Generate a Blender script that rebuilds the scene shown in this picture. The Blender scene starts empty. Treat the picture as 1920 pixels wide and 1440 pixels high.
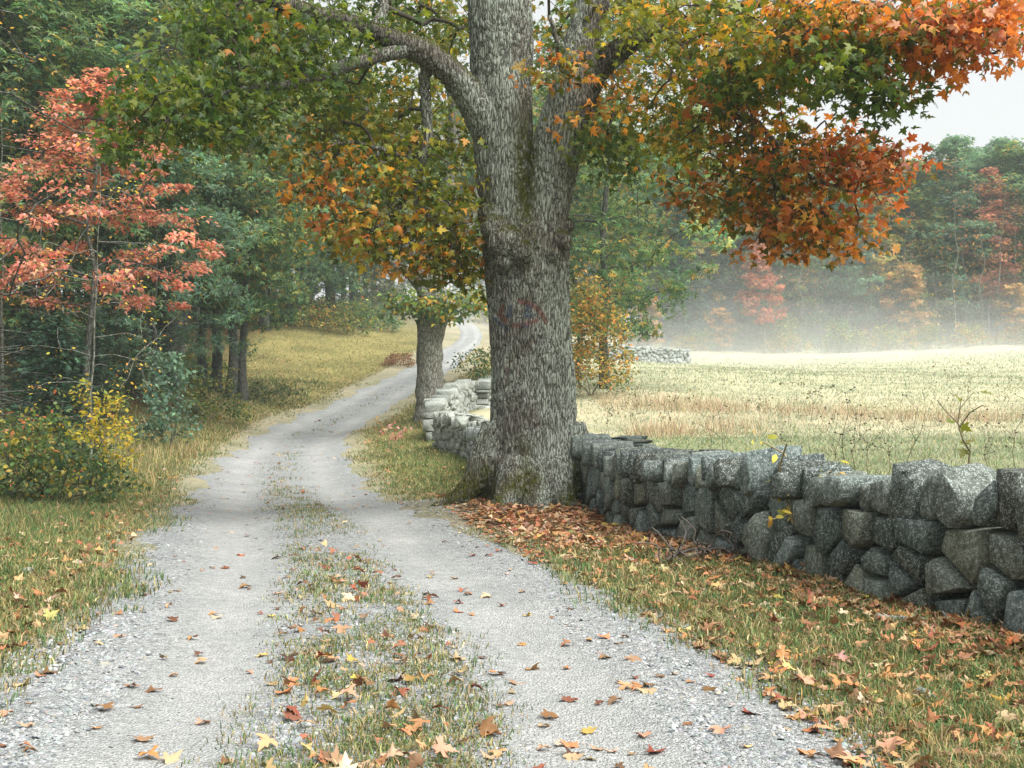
import bpy, math, random
import numpy as np
from mathutils import Vector, noise as mn

rng = np.random.default_rng(11)
random.seed(11)
scene = bpy.context.scene
COL = scene.collection

# ------------------------------------------------------------------ camera
EYE = 1.5                      # camera height, metres
FPX, YH = 2133.3, 790.0        # focal length and horizon row of the 1920x1440 photograph
cam_data = bpy.data.cameras.new("camera")
cam_data.lens = 40.0
cam_data.sensor_width = 36.0
cam_data.shift_y = 70.0 / 1920.0
cam_data.clip_start = 0.1
cam_data.clip_end = 3000.0
cam = bpy.data.objects.new("camera", cam_data)
cam.location = (0, 0, EYE)
cam.rotation_euler = (math.radians(90), 0, 0)
COL.objects.link(cam)
scene.camera = cam

# ------------------------------------------------------------------ sky and sun
SUN_EL, SUN_AZ = math.radians(54), math.radians(128)    # azimuth clockwise from +Y: from the right, a little behind the camera
world = bpy.data.worlds.new("World")
scene.world = world
world.use_nodes = True
wn, wl = world.node_tree.nodes, world.node_tree.links
wn.clear()
w_out = wn.new("ShaderNodeOutputWorld")
w_bg = wn.new("ShaderNodeBackground")
w_sky = wn.new("ShaderNodeTexSky")
w_sky.sky_type = 'NISHITA'
w_sky.sun_disc = False
w_sky.sun_elevation = SUN_EL
w_sky.sun_rotation = SUN_AZ
w_sky.air_density = 1.0
w_sky.dust_density = 4.0
w_hs = wn.new("ShaderNodeHueSaturation")
w_hs.inputs["Saturation"].default_value = 0.12
w_mix = wn.new("ShaderNodeMixRGB")                      # an even overcast layer over the clear sky
w_mix.inputs[0].default_value = 0.85
w_mix.inputs[2].default_value = (3.1, 3.17, 3.22, 1)
w_bg.inputs[1].default_value = 0.12
wl.new(w_sky.outputs[0], w_hs.inputs["Color"])
wl.new(w_hs.outputs[0], w_mix.inputs[1])
wl.new(w_mix.outputs[0], w_bg.inputs[0])
wl.new(w_bg.outputs[0], w_out.inputs[0])

sun_data = bpy.data.lights.new("sun", 'SUN')
sun_data.energy = 4.6
sun_data.angle = math.radians(60)
sun_data.color = (1.0, 0.975, 0.935)
sun = bpy.data.objects.new("sun", sun_data)
sd = Vector((math.sin(SUN_AZ) * math.cos(SUN_EL), math.cos(SUN_AZ) * math.cos(SUN_EL), math.sin(SUN_EL)))
sun.rotation_euler = sd.to_track_quat('Z', 'Y').to_euler()
sun.location = (30, -20, 60)
COL.objects.link(sun)

scene.view_settings.view_transform = 'Standard'
scene.view_settings.look = 'None'
scene.view_settings.exposure = 1.2
scene.view_settings.gamma = 1.0
scene.cycles.max_bounces = 5
scene.cycles.diffuse_bounces = 3
scene.cycles.glossy_bounces = 1
scene.cycles.transmission_bounces = 3
scene.cycles.volume_bounces = 3
scene.cycles.transparent_max_bounces = 40
scene.cycles.use_adaptive_sampling = True
scene.cycles.adaptive_threshold = 0.02
scene.cycles.use_denoising = True
scene.cycles.caustics_reflective = False
scene.cycles.caustics_refractive = False
try:
    scene.cycles.denoiser = 'OPENIMAGEDENOISE'
except Exception:
    pass

# ------------------------------------------------------------------ helpers
def W(px, py, d):
    """World point seen at a pixel of the photograph at distance d along the view axis."""
    return np.array([(px - 960.0) / FPX * d, d, EYE - (py - YH) / FPX * d])

def sstep(a, b, x):
    t = np.clip((x - a) / (b - a), 0, 1)
    return t * t * (3 - 2 * t)

def mesh_of(name, V, F, col=None, smooth=False, attrs=None):
    """V (n,3); F (m,k) array or list of such arrays; col (n,3) per-vertex colour attribute 'Col'."""
    V = np.asarray(V, dtype=np.float32)
    if not isinstance(F, (list, tuple)):
        F = [F]
    F = [np.asarray(f, dtype=np.int32) for f in F if len(f)]
    me = bpy.data.meshes.new(name)
    me.vertices.add(len(V))
    me.vertices.foreach_set("co", V.ravel())
    nl = sum(f.size for f in F)
    npoly = sum(len(f) for f in F)
    me.loops.add(nl)
    me.polygons.add(npoly)
    me.loops.foreach_set("vertex_index", np.concatenate([f.ravel() for f in F]))
    tot = np.concatenate([np.full(len(f), f.shape[1], dtype=np.int32) for f in F])
    st = np.concatenate([[0], np.cumsum(tot)[:-1]]).astype(np.int32)
    me.polygons.foreach_set("loop_start", st)
    me.polygons.foreach_set("loop_total", tot)
    if smooth:
        me.polygons.foreach_set("use_smooth", np.ones(npoly, dtype=bool))
    if col is not None:
        a = me.attributes.new("Col", 'FLOAT_COLOR', 'POINT')
        c = np.ones((len(V), 4), dtype=np.float32)
        c[:, :3] = col
        a.data.foreach_set("color", c.ravel())
    for k, v in (attrs or {}).items():
        a = me.attributes.new(k, 'FLOAT', 'POINT')
        a.data.foreach_set("value", np.asarray(v, dtype=np.float32))
    me.update(calc_edges=True)
    return me

def link(name, me, mat=None, parent=None, loc=None):
    if mat is not None and len(me.materials) == 0:
        me.materials.append(mat)
    o = bpy.data.objects.new(name, me)
    COL.objects.link(o)
    if parent is not None:
        o.parent = parent
    if loc is not None:
        o.location = loc
    return o

def tag(o, label=None, cat=None, group=None, kind=None):
    if label: o["label"] = label
    if cat: o["category"] = cat
    if group: o["group"] = group
    if kind: o["kind"] = kind
    return o

def empty(name, loc, label, cat, group=None, rz=0.0, s=1.0):
    o = bpy.data.objects.new(name, None)
    o.empty_display_size = 0.3
    COL.objects.link(o)
    o.location = loc
    o.rotation_euler = (0, 0, rz)
    o.scale = (s, s, s)
    return tag(o, label, cat, group)

def join(parts):
    """[(V,F,C)] with F of one polygon size -> single V,F,C."""
    Vs, Fs, Cs, n = [], [], [], 0
    for V, F, C in parts:
        if len(V) == 0: continue
        Vs.append(V); Fs.append(F + n); Cs.append(C); n += len(V)
    return np.concatenate(Vs), np.concatenate(Fs), np.concatenate(Cs)

def catmull(P, n):
    P = np.asarray(P, float)
    Q = np.vstack([2 * P[0] - P[1], P, 2 * P[-1] - P[-2]])
    out = []
    for i in range(1, len(Q) - 2):
        for t in np.linspace(0, 1, n, endpoint=False):
            a, b, c, e = Q[i - 1], Q[i], Q[i + 1], Q[i + 2]
            out.append(0.5 * (2 * b + (c - a) * t + (2 * a - 5 * b + 4 * c - e) * t * t + (3 * b - 3 * c + e - a) * t ** 3))
    out.append(Q[-2])
    return np.array(out)

def tube(P, R, k=8, cap=True):  # capped ends close to a point
    """Swept tube -> V, F(quads)."""
    P = np.asarray(P, float); R = np.array(np.broadcast_to(np.asarray(R, float), (len(P),)))
    T = np.gradient(P, axis=0)
    if cap:
        P = np.vstack([P[:1], P, P[-1:]]); R = np.concatenate([[R[0] * .03], R, [R[-1] * .03]]); T = np.vstack([T[:1], T, T[-1:]])
    T /= np.linalg.norm(T, axis=1)[:, None] + 1e-9
    u = np.cross(T[0], [0, 0, 1.0])
    if np.linalg.norm(u) < 0.1: u = np.cross(T[0], [1.0, 0, 0])
    u /= np.linalg.norm(u)
    ang = np.linspace(0, 2 * np.pi, k, endpoint=False)
    V = np.zeros((len(P), k, 3))
    for i in range(len(P)):
        u = u - T[i] * np.dot(u, T[i]); u /= np.linalg.norm(u) + 1e-9
        v = np.cross(T[i], u)
        V[i] = P[i] + R[i] * (np.cos(ang)[:, None] * u + np.sin(ang)[:, None] * v)
    V = V.reshape(-1, 3)
    i, j = np.meshgrid(np.arange(len(P) - 1), np.arange(k), indexing='ij')
    i, j = i.ravel(), j.ravel()
    F = np.stack([i * k + j, i * k + (j + 1) % k, (i + 1) * k + (j + 1) % k, (i + 1) * k + j], 1)
    return V, F

def segs(A, B, ra, rb, k=4):
    """Many straight tapered prisms A->B (m,3) -> V, F(quads)."""
    m = len(A)
    D = B - A
    L = np.linalg.norm(D, axis=1)[:, None] + 1e-9
    T = D / L
    ref = np.where(np.abs(T[:, 2:3]) > 0.9, np.array([[1.0, 0, 0]]), np.array([[0, 0, 1.0]]))
    u = np.cross(T, ref); u /= np.linalg.norm(u, axis=1)[:, None]
    v = np.cross(T, u)
    ang = np.linspace(0, 2 * np.pi, k, endpoint=False)
    circ = np.cos(ang)[None, :, None] * u[:, None, :] + np.sin(ang)[None, :, None] * v[:, None, :]
    V = np.concatenate([A[:, None] + circ * np.asarray(ra).reshape(-1, 1, 1), B[:, None] + circ * np.asarray(rb).reshape(-1, 1, 1)], 1)
    j = np.arange(k)
    f = np.stack([j, (j + 1) % k, k + (j + 1) % k, k + j], 1)
    F = (f[None] + (np.arange(m) * 2 * k)[:, None, None]).reshape(-1, 4)
    return V.reshape(-1, 3), F

def unit(v):
    return v / (np.linalg.norm(v, axis=-1, keepdims=True) + 1e-9)

def frames(n, t):
    """normal n and tip direction t (m,3) -> rotation matrices with columns side, tip, normal."""
    n = unit(n); t = unit(t - n * np.sum(n * t, 1, keepdims=True))
    s = np.cross(t, n)
    return np.stack([s, t, n], 2)

def scatter(T, TF, P, R, S, C, jit=0.0):
    """Template T (k,3), TF (f,3|4), at P (m,3), rotations R (m,3,3), sizes S (m,) colours C (m,3)."""
    m, k = len(P), len(T)
    TT = T[None] * np.asarray(S).reshape(-1, 1, 1)
    if jit: TT = TT * (1 + rng.normal(0, jit, (m, 1, 3)))
    V = np.einsum('mij,mkj->mki', R, TT) + P[:, None]
    F = (TF[None] + (np.arange(m) * k)[:, None, None]).reshape(-1, TF.shape[1])
    return V.reshape(-1, 3), F, np.repeat(C, k, 0)

def rand_unit(n):
    return unit(rng.normal(size=(n, 3)))

def pick(palette, n, var=0.18):
    """palette: [(weight,(r,g,b))] -> n colours with small variation."""
    w = np.array([p[0] for p in palette], float); w /= w.sum()
    c = np.array([p[1] for p in palette])[rng.choice(len(w), n, p=w)]
    return np.clip(c * np.exp(rng.normal(0, var, (n, 1))) * np.exp(rng.normal(0, var * 0.4, (n, 3))), 0.004, 0.9)

# leaf templates --------------------------------------------------
def maple_template(fold=0.10, droop=0.18):
    h = [(0.0, 0.02), (0.20, -0.10), (0.30, -0.02), (0.24, 0.12), (0.50, 0.20), (0.58, 0.42), (0.40, 0.36), (0.19, 0.44), (0.27, 0.66), (0.13, 0.68)]
    pts = h + [(0.0, 1.0)] + [(-x, y) for x, y in reversed(h[1:])]
    P = np.array([(x, y - 0.1, 0.0) for x, y in pts] + [(0, 0.2, 0.0)])
    r = np.abs(P[:, 0])
    P[:, 2] = r * fold * 2 - droop * (r ** 2 + (P[:, 1] - .2) ** 2) + 0.03 * np.sin(9 * P[:, 0] + 5 * P[:, 1])
    n = len(pts)
    F = np.array([(n, i, (i + 1) % n) for i in range(n)])
    return P, F
MAPLE_T, MAPLE_F = maple_template()
# small ovate leaf: 4 triangles
OVATE_T = np.array([(0, 0, 0), (.26, .35, .05), (.2, .7, .03), (0, 1, -.08), (-.2, .7, .03), (-.26, .35, .05)], float)
OVATE_F = np.array([(0, 1, 5), (1, 2, 5), (2, 4, 5), (2, 3, 4)])
# lobed small leaf for distant maples: 6 triangles
STAR_T = np.array([(0, .3, .02), (0, -.05, 0), (.42, .1, -.04), (.2, .4, 0), (0, .95, -.1), (-.2, .4, 0), (-.42, .1, -.04)], float)
STAR_F = np.array([(0, i, i + 1) for i in range(1, 6)] + [(0, 6, 1)])
# sprig of three narrow leaves: 6 triangles
_sp = []
for a in (-0.9, 0.0, 0.95):
    c, s = math.cos(a), math.sin(a)
    k = [(0, 0, 0), (.17, .45, .05), (0, 1, -.1), (-.17, .45, .05)]
    _sp += [(x * c + y * s, -x * s + y * c, z - 0.12 * abs(a) * y) for x, y, z in k]
SPRIG_T = np.array(_sp)
SPRIG_F = np.array([(b + i, b + j, b + l) for b in (0, 4, 8) for i, j, l in ((0, 1, 2), (0, 2, 3))])
# needle spray: flat feather of 5 triangles
_ns = [(0, 0, 0)]
NEEDLE_T = np.array([(-.02, 0, 0), (.02, 0, 0), (0, 1, -.1), (.3, .42, -.03), (.03, .2, 0), (-.3, .42, -.03), (-.03, .2, 0), (.24, .75, -.08), (.02, .5, -.02), (-.24, .75, -.08), (-.02, .5, -.02)], float)
NEEDLE_F = np.array([(0, 1, 2), (1, 3, 4), (0, 5, 6), (4, 7, 8), (6, 9, 10)])

def prim(root, root_len, T, alpha=0.4):
    """Grow a branching skeleton: each target joins the nearest node (distance + alpha * path length).
    Returns parent index into [root nodes + targets] for every target, and all nodes."""
    nr, nt = len(root), len(T)
    N = np.vstack([root, T])
    plen = np.concatenate([np.asarray(root_len, float), np.zeros(nt)])
    best = np.full(nt, 1e9); par = np.zeros(nt, int)
    for i in range(nr):
        d = np.linalg.norm(T - root[i], axis=1)
        c = d + alpha * plen[i]
        m = c < best
        best[m] = c[m]; par[m] = i
    done = np.zeros(nt, bool)
    order = []
    for _ in range(nt):
        b = np.where(done, 1e9, best)
        i = int(np.argmin(b))
        done[i] = True; order.append(i)
        plen[nr + i] = plen[par[i]] + np.linalg.norm(T[i] - N[par[i]])
        d = np.linalg.norm(T - T[i], axis=1)
        c = d + alpha * plen[nr + i]
        m = (~done) & (c < best)
        best[m] = c[m]; par[m] = nr + i
    w = np.ones(nr + nt)
    for i in reversed(order):
        w[par[i]] += w[nr + i]
    return par, N, w, nr

def skeleton_mesh(par, N, w, nr, r0=0.008, p=0.48, k=4, sag=0.06, rmax=9.0):
    A = N[par]; B = N[nr:]
    rb = np.minimum(r0 * w[nr:] ** p, rmax)
    ra = np.minimum(rb * 1.18, rmax)
    L = np.linalg.norm(B - A, axis=1)[:, None]
    M = (A + B) / 2 + rng.normal(0, 1, A.shape) * L * 0.06 + np.array([0, 0, 1.0]) * L * sag
    rm = (ra + rb) / 2
    V1, F1 = segs(A, M, ra, rm, k)
    V2, F2 = segs(M, B, rm, rb, k)
    return np.vstack([V1, V2]), np.vstack([F1, F2 + len(V1)])
# ------------------------------------------------------------------ materials
class NT:
    def __init__(s, name):
        s.m = bpy.data.materials.new(name)
        s.m.use_nodes = True
        s.t = s.m.node_tree
        s.n, s.l = s.t.nodes, s.t.links
        s.n.clear()
        s.out = s.n.new("ShaderNodeOutputMaterial")
    def node(s, typ, ins=None, **kw):
        x = s.n.new(typ)
        for k, v in kw.items(): setattr(x, k, v)
        for k, v in (ins or {}).items():
            if isinstance(v, bpy.types.NodeSocket): s.l.new(v, x.inputs[k])
            else: x.inputs[k].default_value = v
        return x
    def coord(s, scale=(1, 1, 1), kind="Object"):
        tc = s.node("ShaderNodeTexCoord")
        return s.node("ShaderNodeMapping", {"Vector": tc.outputs[kind], "Scale": scale}).outputs[0]
    def noise(s, vec, scale, detail=4, rough=0.6, dist=0.0):
        return s.node("ShaderNodeTexNoise", {"Vector": vec, "Scale": scale, "Detail": detail, "Roughness": rough, "Distortion": dist}).outputs["Fac"]
    def voro(s, vec, scale, feature='F1', out="Distance"):
        return s.node("ShaderNodeTexVoronoi", {"Vector": vec, "Scale": scale}, feature=feature).outputs[out]
    def ramp(s, fac, stops):
        r = s.node("ShaderNodeValToRGB", {"Fac": fac})
        e = r.color_ramp.elements
        while len(e) < len(stops): e.new(0.5)
        for i, (p, c) in enumerate(stops):
            e[i].position = p
            e[i].color = (*c, 1) if not np.isscalar(c) else (c, c, c, 1)
        return r.outputs[0]
    def mix(s, fac, a, b, mode='MIX'):
        x = s.node("ShaderNodeMixRGB", blend_type=mode)
        for i, v in enumerate((fac, a, b)):
            if isinstance(v, bpy.types.NodeSocket): s.l.new(v, x.inputs[i])
            else: x.inputs[i].default_value = v if i == 0 else ((*v, 1) if not np.isscalar(v) else (v, v, v, 1))
        return x.outputs[0]
    def math(s, op, a, b=0.0):
        x = s.node("ShaderNodeMath", operation=op)
        for i, v in enumerate((a, b)):
            if isinstance(v, bpy.types.NodeSocket): s.l.new(v, x.inputs[i])
            else: x.inputs[i].default_value = v
        return x.outputs[0]
    def attr(s, name, out="Color"):
        return s.node("ShaderNodeAttribute", attribute_name=name).outputs[out]
    def bump(s, h, strength, dist, normal=None):
        ins = {"Height": h, "Strength": strength, "Distance": dist}
        if normal is not None: ins["Normal"] = normal
        return s.node("ShaderNodeBump", ins).outputs[0]
    def finish(s, color, rough=0.9, normal=None, spec=0.2):
        ins = {"Base Color": color if isinstance(color, bpy.types.NodeSocket) else (*color, 1), "Roughness": rough, "Specular IOR Level": spec}
        if normal is not None: ins["Normal"] = normal
        b = s.node("ShaderNodeBsdfPrincipled", ins)
        s.l.new(b.outputs[0], s.out.inputs[0])
        return s.m

def leaf_material(name, trans=0.35, rough=0.55, spec=0.25, tint=(1.0, 1.0, 1.0)):
    s = NT(name)
    c = s.attr("Col")
    ft = s.node("ShaderNodeNewGeometry")
    b = s.node("ShaderNodeBsdfPrincipled", {"Base Color": c, "Roughness": rough, "Specular IOR Level": spec})
    tcol = s.mix(1.0, c, tint, 'MULTIPLY')
    t = s.node("ShaderNodeBsdfTranslucent", {"Color": tcol})
    mx = s.node("ShaderNodeMixShader", {0: trans, 1: b.outputs[0], 2: t.outputs[0]})
    s.l.new(mx.outputs[0], s.out.inputs[0])
    return s.m

M = {}
M["leaf"] = leaf_material("maple_leaf_tissue", 0.50, 0.5, 0.35, (1.3, 1.2, 0.7))
M["far_leaf"] = leaf_material("forest_leaf_tissue", 0.45, 0.6, 0.2, (1.2, 1.2, 0.85))
M["needle"] = leaf_material("conifer_needle", 0.1, 0.6, 0.2)
M["litter"] = leaf_material("fallen_leaf_tissue", 0.12, 0.65, 0.25)
M["blade"] = leaf_material("grass_blade_tissue", 0.30, 0.6, 0.2)

def plain_attr(name, rough=0.9, bump_scale=60, bump=0.3, dist=0.01):
    s = NT(name)
    c = s.attr("Col")
    v = s.coord()
    n = s.noise(v, bump_scale, 5, 0.7)
    col = s.mix(0.55, c, s.mix(1.0, c, s.ramp(n, [(0.25, 0.45), (0.75, 1.6)]), 'MULTIPLY'))
    return s.finish(col, rough, s.bump(n, bump, dist))
M["twig"] = plain_attr("twig_bark", 0.9, 50, 0.4)

def bark_material():
    s = NT("old_maple_bark")
    v = s.coord((1, 1, 0.15)); v2 = s.coord((1, 1, 1))
    wn_ = s.node("ShaderNodeTexNoise", {"Vector": v2, "Scale": 7.0, "Detail": 4}).outputs["Color"]
    warp = s.node("ShaderNodeVectorMath", {0: v, 1: s.node("ShaderNodeVectorMath", {0: wn_, 1: (0.06, 0.06, 0.03)}, operation='MULTIPLY').outputs[0]}, operation='ADD').outputs[0]
    ridge = s.voro(warp, 29, 'DISTANCE_TO_EDGE')
    big = s.noise(v2, 1.1, 4, 0.65); med = s.noise(v2, 9, 5, 0.75, 0.6); sm = s.noise(v2, 38, 5, 0.75); strk = s.noise(v, 34, 5, 0.75, 0.3)
    crack = s.ramp(s.math('ADD', ridge, s.math('MULTIPLY', s.math('SUBTRACT', strk, 0.5), 0.42)), [(0.0, 0.0), (0.13, 0.8), (0.34, 1.0)])
    base = s.mix(s.ramp(strk, [(0.25, 0.0), (0.75, 1.0)]), (0.095, 0.086, 0.070), (0.25, 0.23, 0.19))
    base = s.mix(crack, (0.048, 0.042, 0.034), base)
    # pale grey-green lichen crust in ragged patches
    lich = s.math('ADD', s.math('MULTIPLY', big, 0.70), s.math('ADD', s.math('MULTIPLY', med, 0.55), s.math('MULTIPLY', sm, 0.55)))
    lm = s.ramp(s.math('ADD', lich, s.math('MULTIPLY', s.attr("lichen", "Fac"), 0.30)), [(0.86, 0.0), (1.06, 1.0)])
    lm = s.math('MULTIPLY', lm, s.ramp(crack, [(0.1, 0.12), (0.85, 1.0)]))
    lcol = s.mix(sm, (0.22, 0.255, 0.21), (0.41, 0.45, 0.385))
    col = s.mix(s.math('MULTIPLY', lm, 0.88), base, lcol)
    # moss
    mossn = s.math('MULTIPLY', s.attr("moss", "Fac"), s.ramp(med, [(0.36, 0.0), (0.52, 1.0)]))
    col = s.mix(mossn, col, s.mix(sm, (0.022, 0.028, 0.006), (0.10, 0.10, 0.016)))
    # worn paint of an old mark
    wear = s.math('MULTIPLY', s.ramp(sm, [(0.36, 0.10), (0.56, 0.85)]), s.ramp(crack, [(0.2, 0.45), (0.8, 1.0)]))
    col = s.mix(s.math('MULTIPLY', s.attr("red_paint", "Fac"), wear), col, (0.19, 0.035, 0.027))
    col = s.mix(s.math('MULTIPLY', s.attr("blue_paint", "Fac"), wear), col, (0.030, 0.055, 0.12))
    h = s.math('ADD', s.math('MULTIPLY', crack, 1.0), s.math('MULTIPLY', strk, 0.6))
    nb = s.bump(h, 1.0, 0.03)
    nb = s.bump(sm, 0.6, 0.012, nb)
    return s.finish(col, 0.95, nb, 0.15)
M["bark"] = bark_material()

def pale_bark(name, dark, light, lich, scale=1.0):
    s = NT(name)
    v = s.coord((1, 1, 0.25)); v2 = s.coord()
    r = s.voro(v, 12 * scale, 'DISTANCE_TO_EDGE')
    n = s.noise(v2, 7 * scale, 5, 0.7, 0.5); f = s.noise(v, 40 * scale, 4, 0.7)
    c = s.mix(s.ramp(n, [(0.34, 0.0), (0.70, 0.9)]), s.mix(f, dark, light), lich)
    c = s.mix(s.ramp(r, [(0.0, 0.0), (0.2, 1.0)]), dark, c)
    return s.finish(c, 0.95, s.bump(s.math('ADD', r, s.math('MULTIPLY', f, 0.4)), 0.8, 0.02), 0.1)
M["bark2"] = pale_bark("lichened_maple_bark", (0.05, 0.044, 0.034), (0.20, 0.185, 0.15), (0.27, 0.295, 0.25), 1.3)
M["bark_dark"] = pale_bark("forest_tree_bark", (0.028, 0.026, 0.022), (0.085, 0.078, 0.066), (0.13, 0.145, 0.125))
M["bark_pale"] = pale_bark("birch_bark", (0.22, 0.21, 0.19), (0.52, 0.51, 0.47), (0.62, 0.61, 0.57))

def stone_material(name, a, b, c, lichen=0.6):
    s = NT(name)
    v = s.coord(kind="Object")
    oi = s.node("ShaderNodeObjectInfo")
    rnd = oi.outputs["Random"]
    vv = s.node("ShaderNodeVectorMath", {0: v, 1: s.node("ShaderNodeCombineXYZ", {0: s.math('MULTIPLY', rnd, 37.0), 1: s.math('MULTIPLY', rnd, 11.0), 2: s.math('MULTIPLY', rnd, 23.0)}).outputs[0]}, operation='ADD').outputs[0]
    n1 = s.noise(vv, 5, 5, 0.65, 0.4)
    n2 = s.noise(vv, 28, 6, 0.75)
    n3 = s.noise(vv, 90, 3, 0.6)
    base = s.mix(s.ramp(n1, [(0.3, 0.0), (0.7, 1.0)]), a, b)
    base = s.mix(s.ramp(rnd, [(0.25, 0.0), (1.0, 0.85)]), base, c)
    r2 = s.math('FRACT', s.math('MULTIPLY', rnd, 17.3))
    base = s.mix(1.0, base, s.ramp(r2, [(0.0, 0.5), (1.0, 1.6)]), 'MULTIPLY')
    base = s.mix(0.75, base, s.mix(1.0, base, s.ramp(n2, [(0.30, 0.25), (0.70, 1.9)]), 'MULTIPLY'))
    sp = s.ramp(s.math('ADD', s.math('MULTIPLY', n3, 0.6), s.math('MULTIPLY', n2, 0.45)), [(0.545, 0.0), (0.625, lichen)])
    col = s.mix(sp, base, (0.40, 0.44, 0.42))
    h = s.math('ADD', s.math('MULTIPLY', n2, 0.8), s.math('MULTIPLY', n3, 0.35))
    return s.finish(col, 0.92, s.bump(h, 0.9, 0.022), 0.2)
M["stone"] = stone_material("shaded_field_stone", (0.030, 0.044, 0.042), (0.085, 0.106, 0.10), (0.080, 0.085, 0.058), 0.75)  # near wall: the canopy's shade is included in this dark tone
M["stone_cap"] = stone_material("top_lit_cap_stone", (0.036, 0.051, 0.049), (0.10, 0.122, 0.116), (0.09, 0.095, 0.068), 0.8)  # lightened base colour stands in for light falling on the wall top
M["stone_pale_lit"] = stone_material("pale_sunlit_field_stone", (0.12, 0.137, 0.13), (0.27, 0.292, 0.28), (0.21, 0.22, 0.185), 0.7)  # paler copy of the wall stone with sunlight in its colour; loose stones too
M["core"] = stone_material("wall_rubble", (0.03, 0.033, 0.03), (0.055, 0.06, 0.055), (0.04, 0.042, 0.035), 0.0)

def ground_material():
    s = NT("meadow_soil_and_turf")
    v = s.coord()
    c = s.attr("Col")
    n1 = s.noise(v, 0.5, 4, 0.6); n2 = s.noise(v, 5, 5, 0.7); n3 = s.noise(v, 45, 4, 0.75)
    col = s.mix(1.0, c, s.ramp(n1, [(0.3, (0.75, 0.80, 0.72)), (0.7, (1.22, 1.15, 1.1))]), 'MULTIPLY')
    col = s.mix(0.8, col, s.mix(1.0, col, s.ramp(n2, [(0.3, (0.6, 0.68, 0.6)), (0.7, (1.35, 1.25, 1.1))]), 'MULTIPLY'))
    col = s.mix(0.6, col, s.mix(1.0, col, s.ramp(n3, [(0.3, 0.5), (0.7, 1.5)]), 'MULTIPLY'))
    h = s.math('ADD', s.math('MULTIPLY', n2, 0.6), s.math('MULTIPLY', n3, 0.6))
    return s.finish(col, 1.0, s.bump(h, 0.9, 0.06), 0.05)
M["ground"] = ground_material()

def gravel_material():
    s = NT("crushed_gravel")
    v = s.coord()
    rut = s.attr("rut", "Fac")
    n1 = s.noise(v, 0.9, 4, 0.6); n2 = s.noise(v, 7, 5, 0.7)
    cell = s.voro(v, 55, 'F1', "Color"); cd = s.voro(v, 55, 'F1')
    cell2 = s.voro(v, 120, 'F1', "Color"); cd2 = s.voro(v, 120, 'F1')
    g1 = s.node("ShaderNodeSeparateColor", {0: cell}).outputs[0]
    g2 = s.node("ShaderNodeSeparateColor", {0: cell2}).outputs[1]
    peb = s.ramp(g1, [(0.0, (0.11, 0.118, 0.12)), (0.5, (0.25, 0.262, 0.262)), (1.0, (0.37, 0.38, 0.38))])
    peb2 = s.ramp(g2, [(0.0, (0.12, 0.125, 0.122)), (0.6, (0.275, 0.285, 0.277)), (1.0, (0.40, 0.41, 0.40))])
    fine = s.mix(0.7, (0.40, 0.40, 0.385), peb2)
    dk = s.ramp(s.voro(v, 36, 'F1'), [(0.10, 1.0), (0.16, 0.0)])
    dsel = s.ramp(s.noise(v, 11, 3, 0.7), [(0.42, 0.0), (0.55, 0.85)])
    fine = s.mix(s.math('MULTIPLY', dk, dsel), fine, (0.10, 0.105, 0.105))
    col = s.mix(s.math('MULTIPLY', rut, s.ramp(n2, [(0.3, 0.75), (0.6, 1.0)])), peb, fine)
    col = s.mix(1.0, col, s.ramp(n1, [(0.3, (0.88, 0.89, 0.89)), (0.7, (1.1, 1.09, 1.07))]), 'MULTIPLY')
    col = s.mix(0.5, col, s.mix(1.0, col, s.ramp(n2, [(0.3, 0.72), (0.7, 1.2)]), 'MULTIPLY'))
    strength = s.ramp(rut, [(0.0, 1.0), (1.0, 0.85)])
    h = s.math('SUBTRACT', 1.0, s.math('ADD', s.math('MULTIPLY', cd, 1.0), s.math('MULTIPLY', cd2, 0.5)))
    b = s.node("ShaderNodeBump", {"Height": h, "Strength": strength, "Distance": 0.02}).outputs[0]
    b = s.bump(n2, 0.3, 0.03, b)
    return s.finish(col, 0.95, b, 0.15)
M["gravel"] = gravel_material()
M["pebble"] = plain_attr("river_pebble", 0.9, 90, 0.3, 0.004)
# ------------------------------------------------------------------ terrain
ROAD_PX = [(700, 1440, 4.92), (690, 1200, 7.8), (620, 1050, 12.3), (560, 960, 18.8), (530, 900, 28.0), (545, 850, 37.0),
           (605, 805, 46.0), (690, 757, 53.0), (755, 722, 60.0), (808, 690, 68.0), (850, 660, 77.0), (884, 630, 87.0), (868, 604, 96.0), (838, 592, 103.0)]
ROAD_W = np.array([W(*p) for p in ROAD_PX])
road_ctrl = np.vstack([[-0.55, -14, 0], [-0.58, -4, 0], [-0.60, 1, 0], ROAD_W, [-9.0, 109, 11.5], [-14, 116, 12.2]])
ROAD = catmull(road_ctrl, 5)

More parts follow.
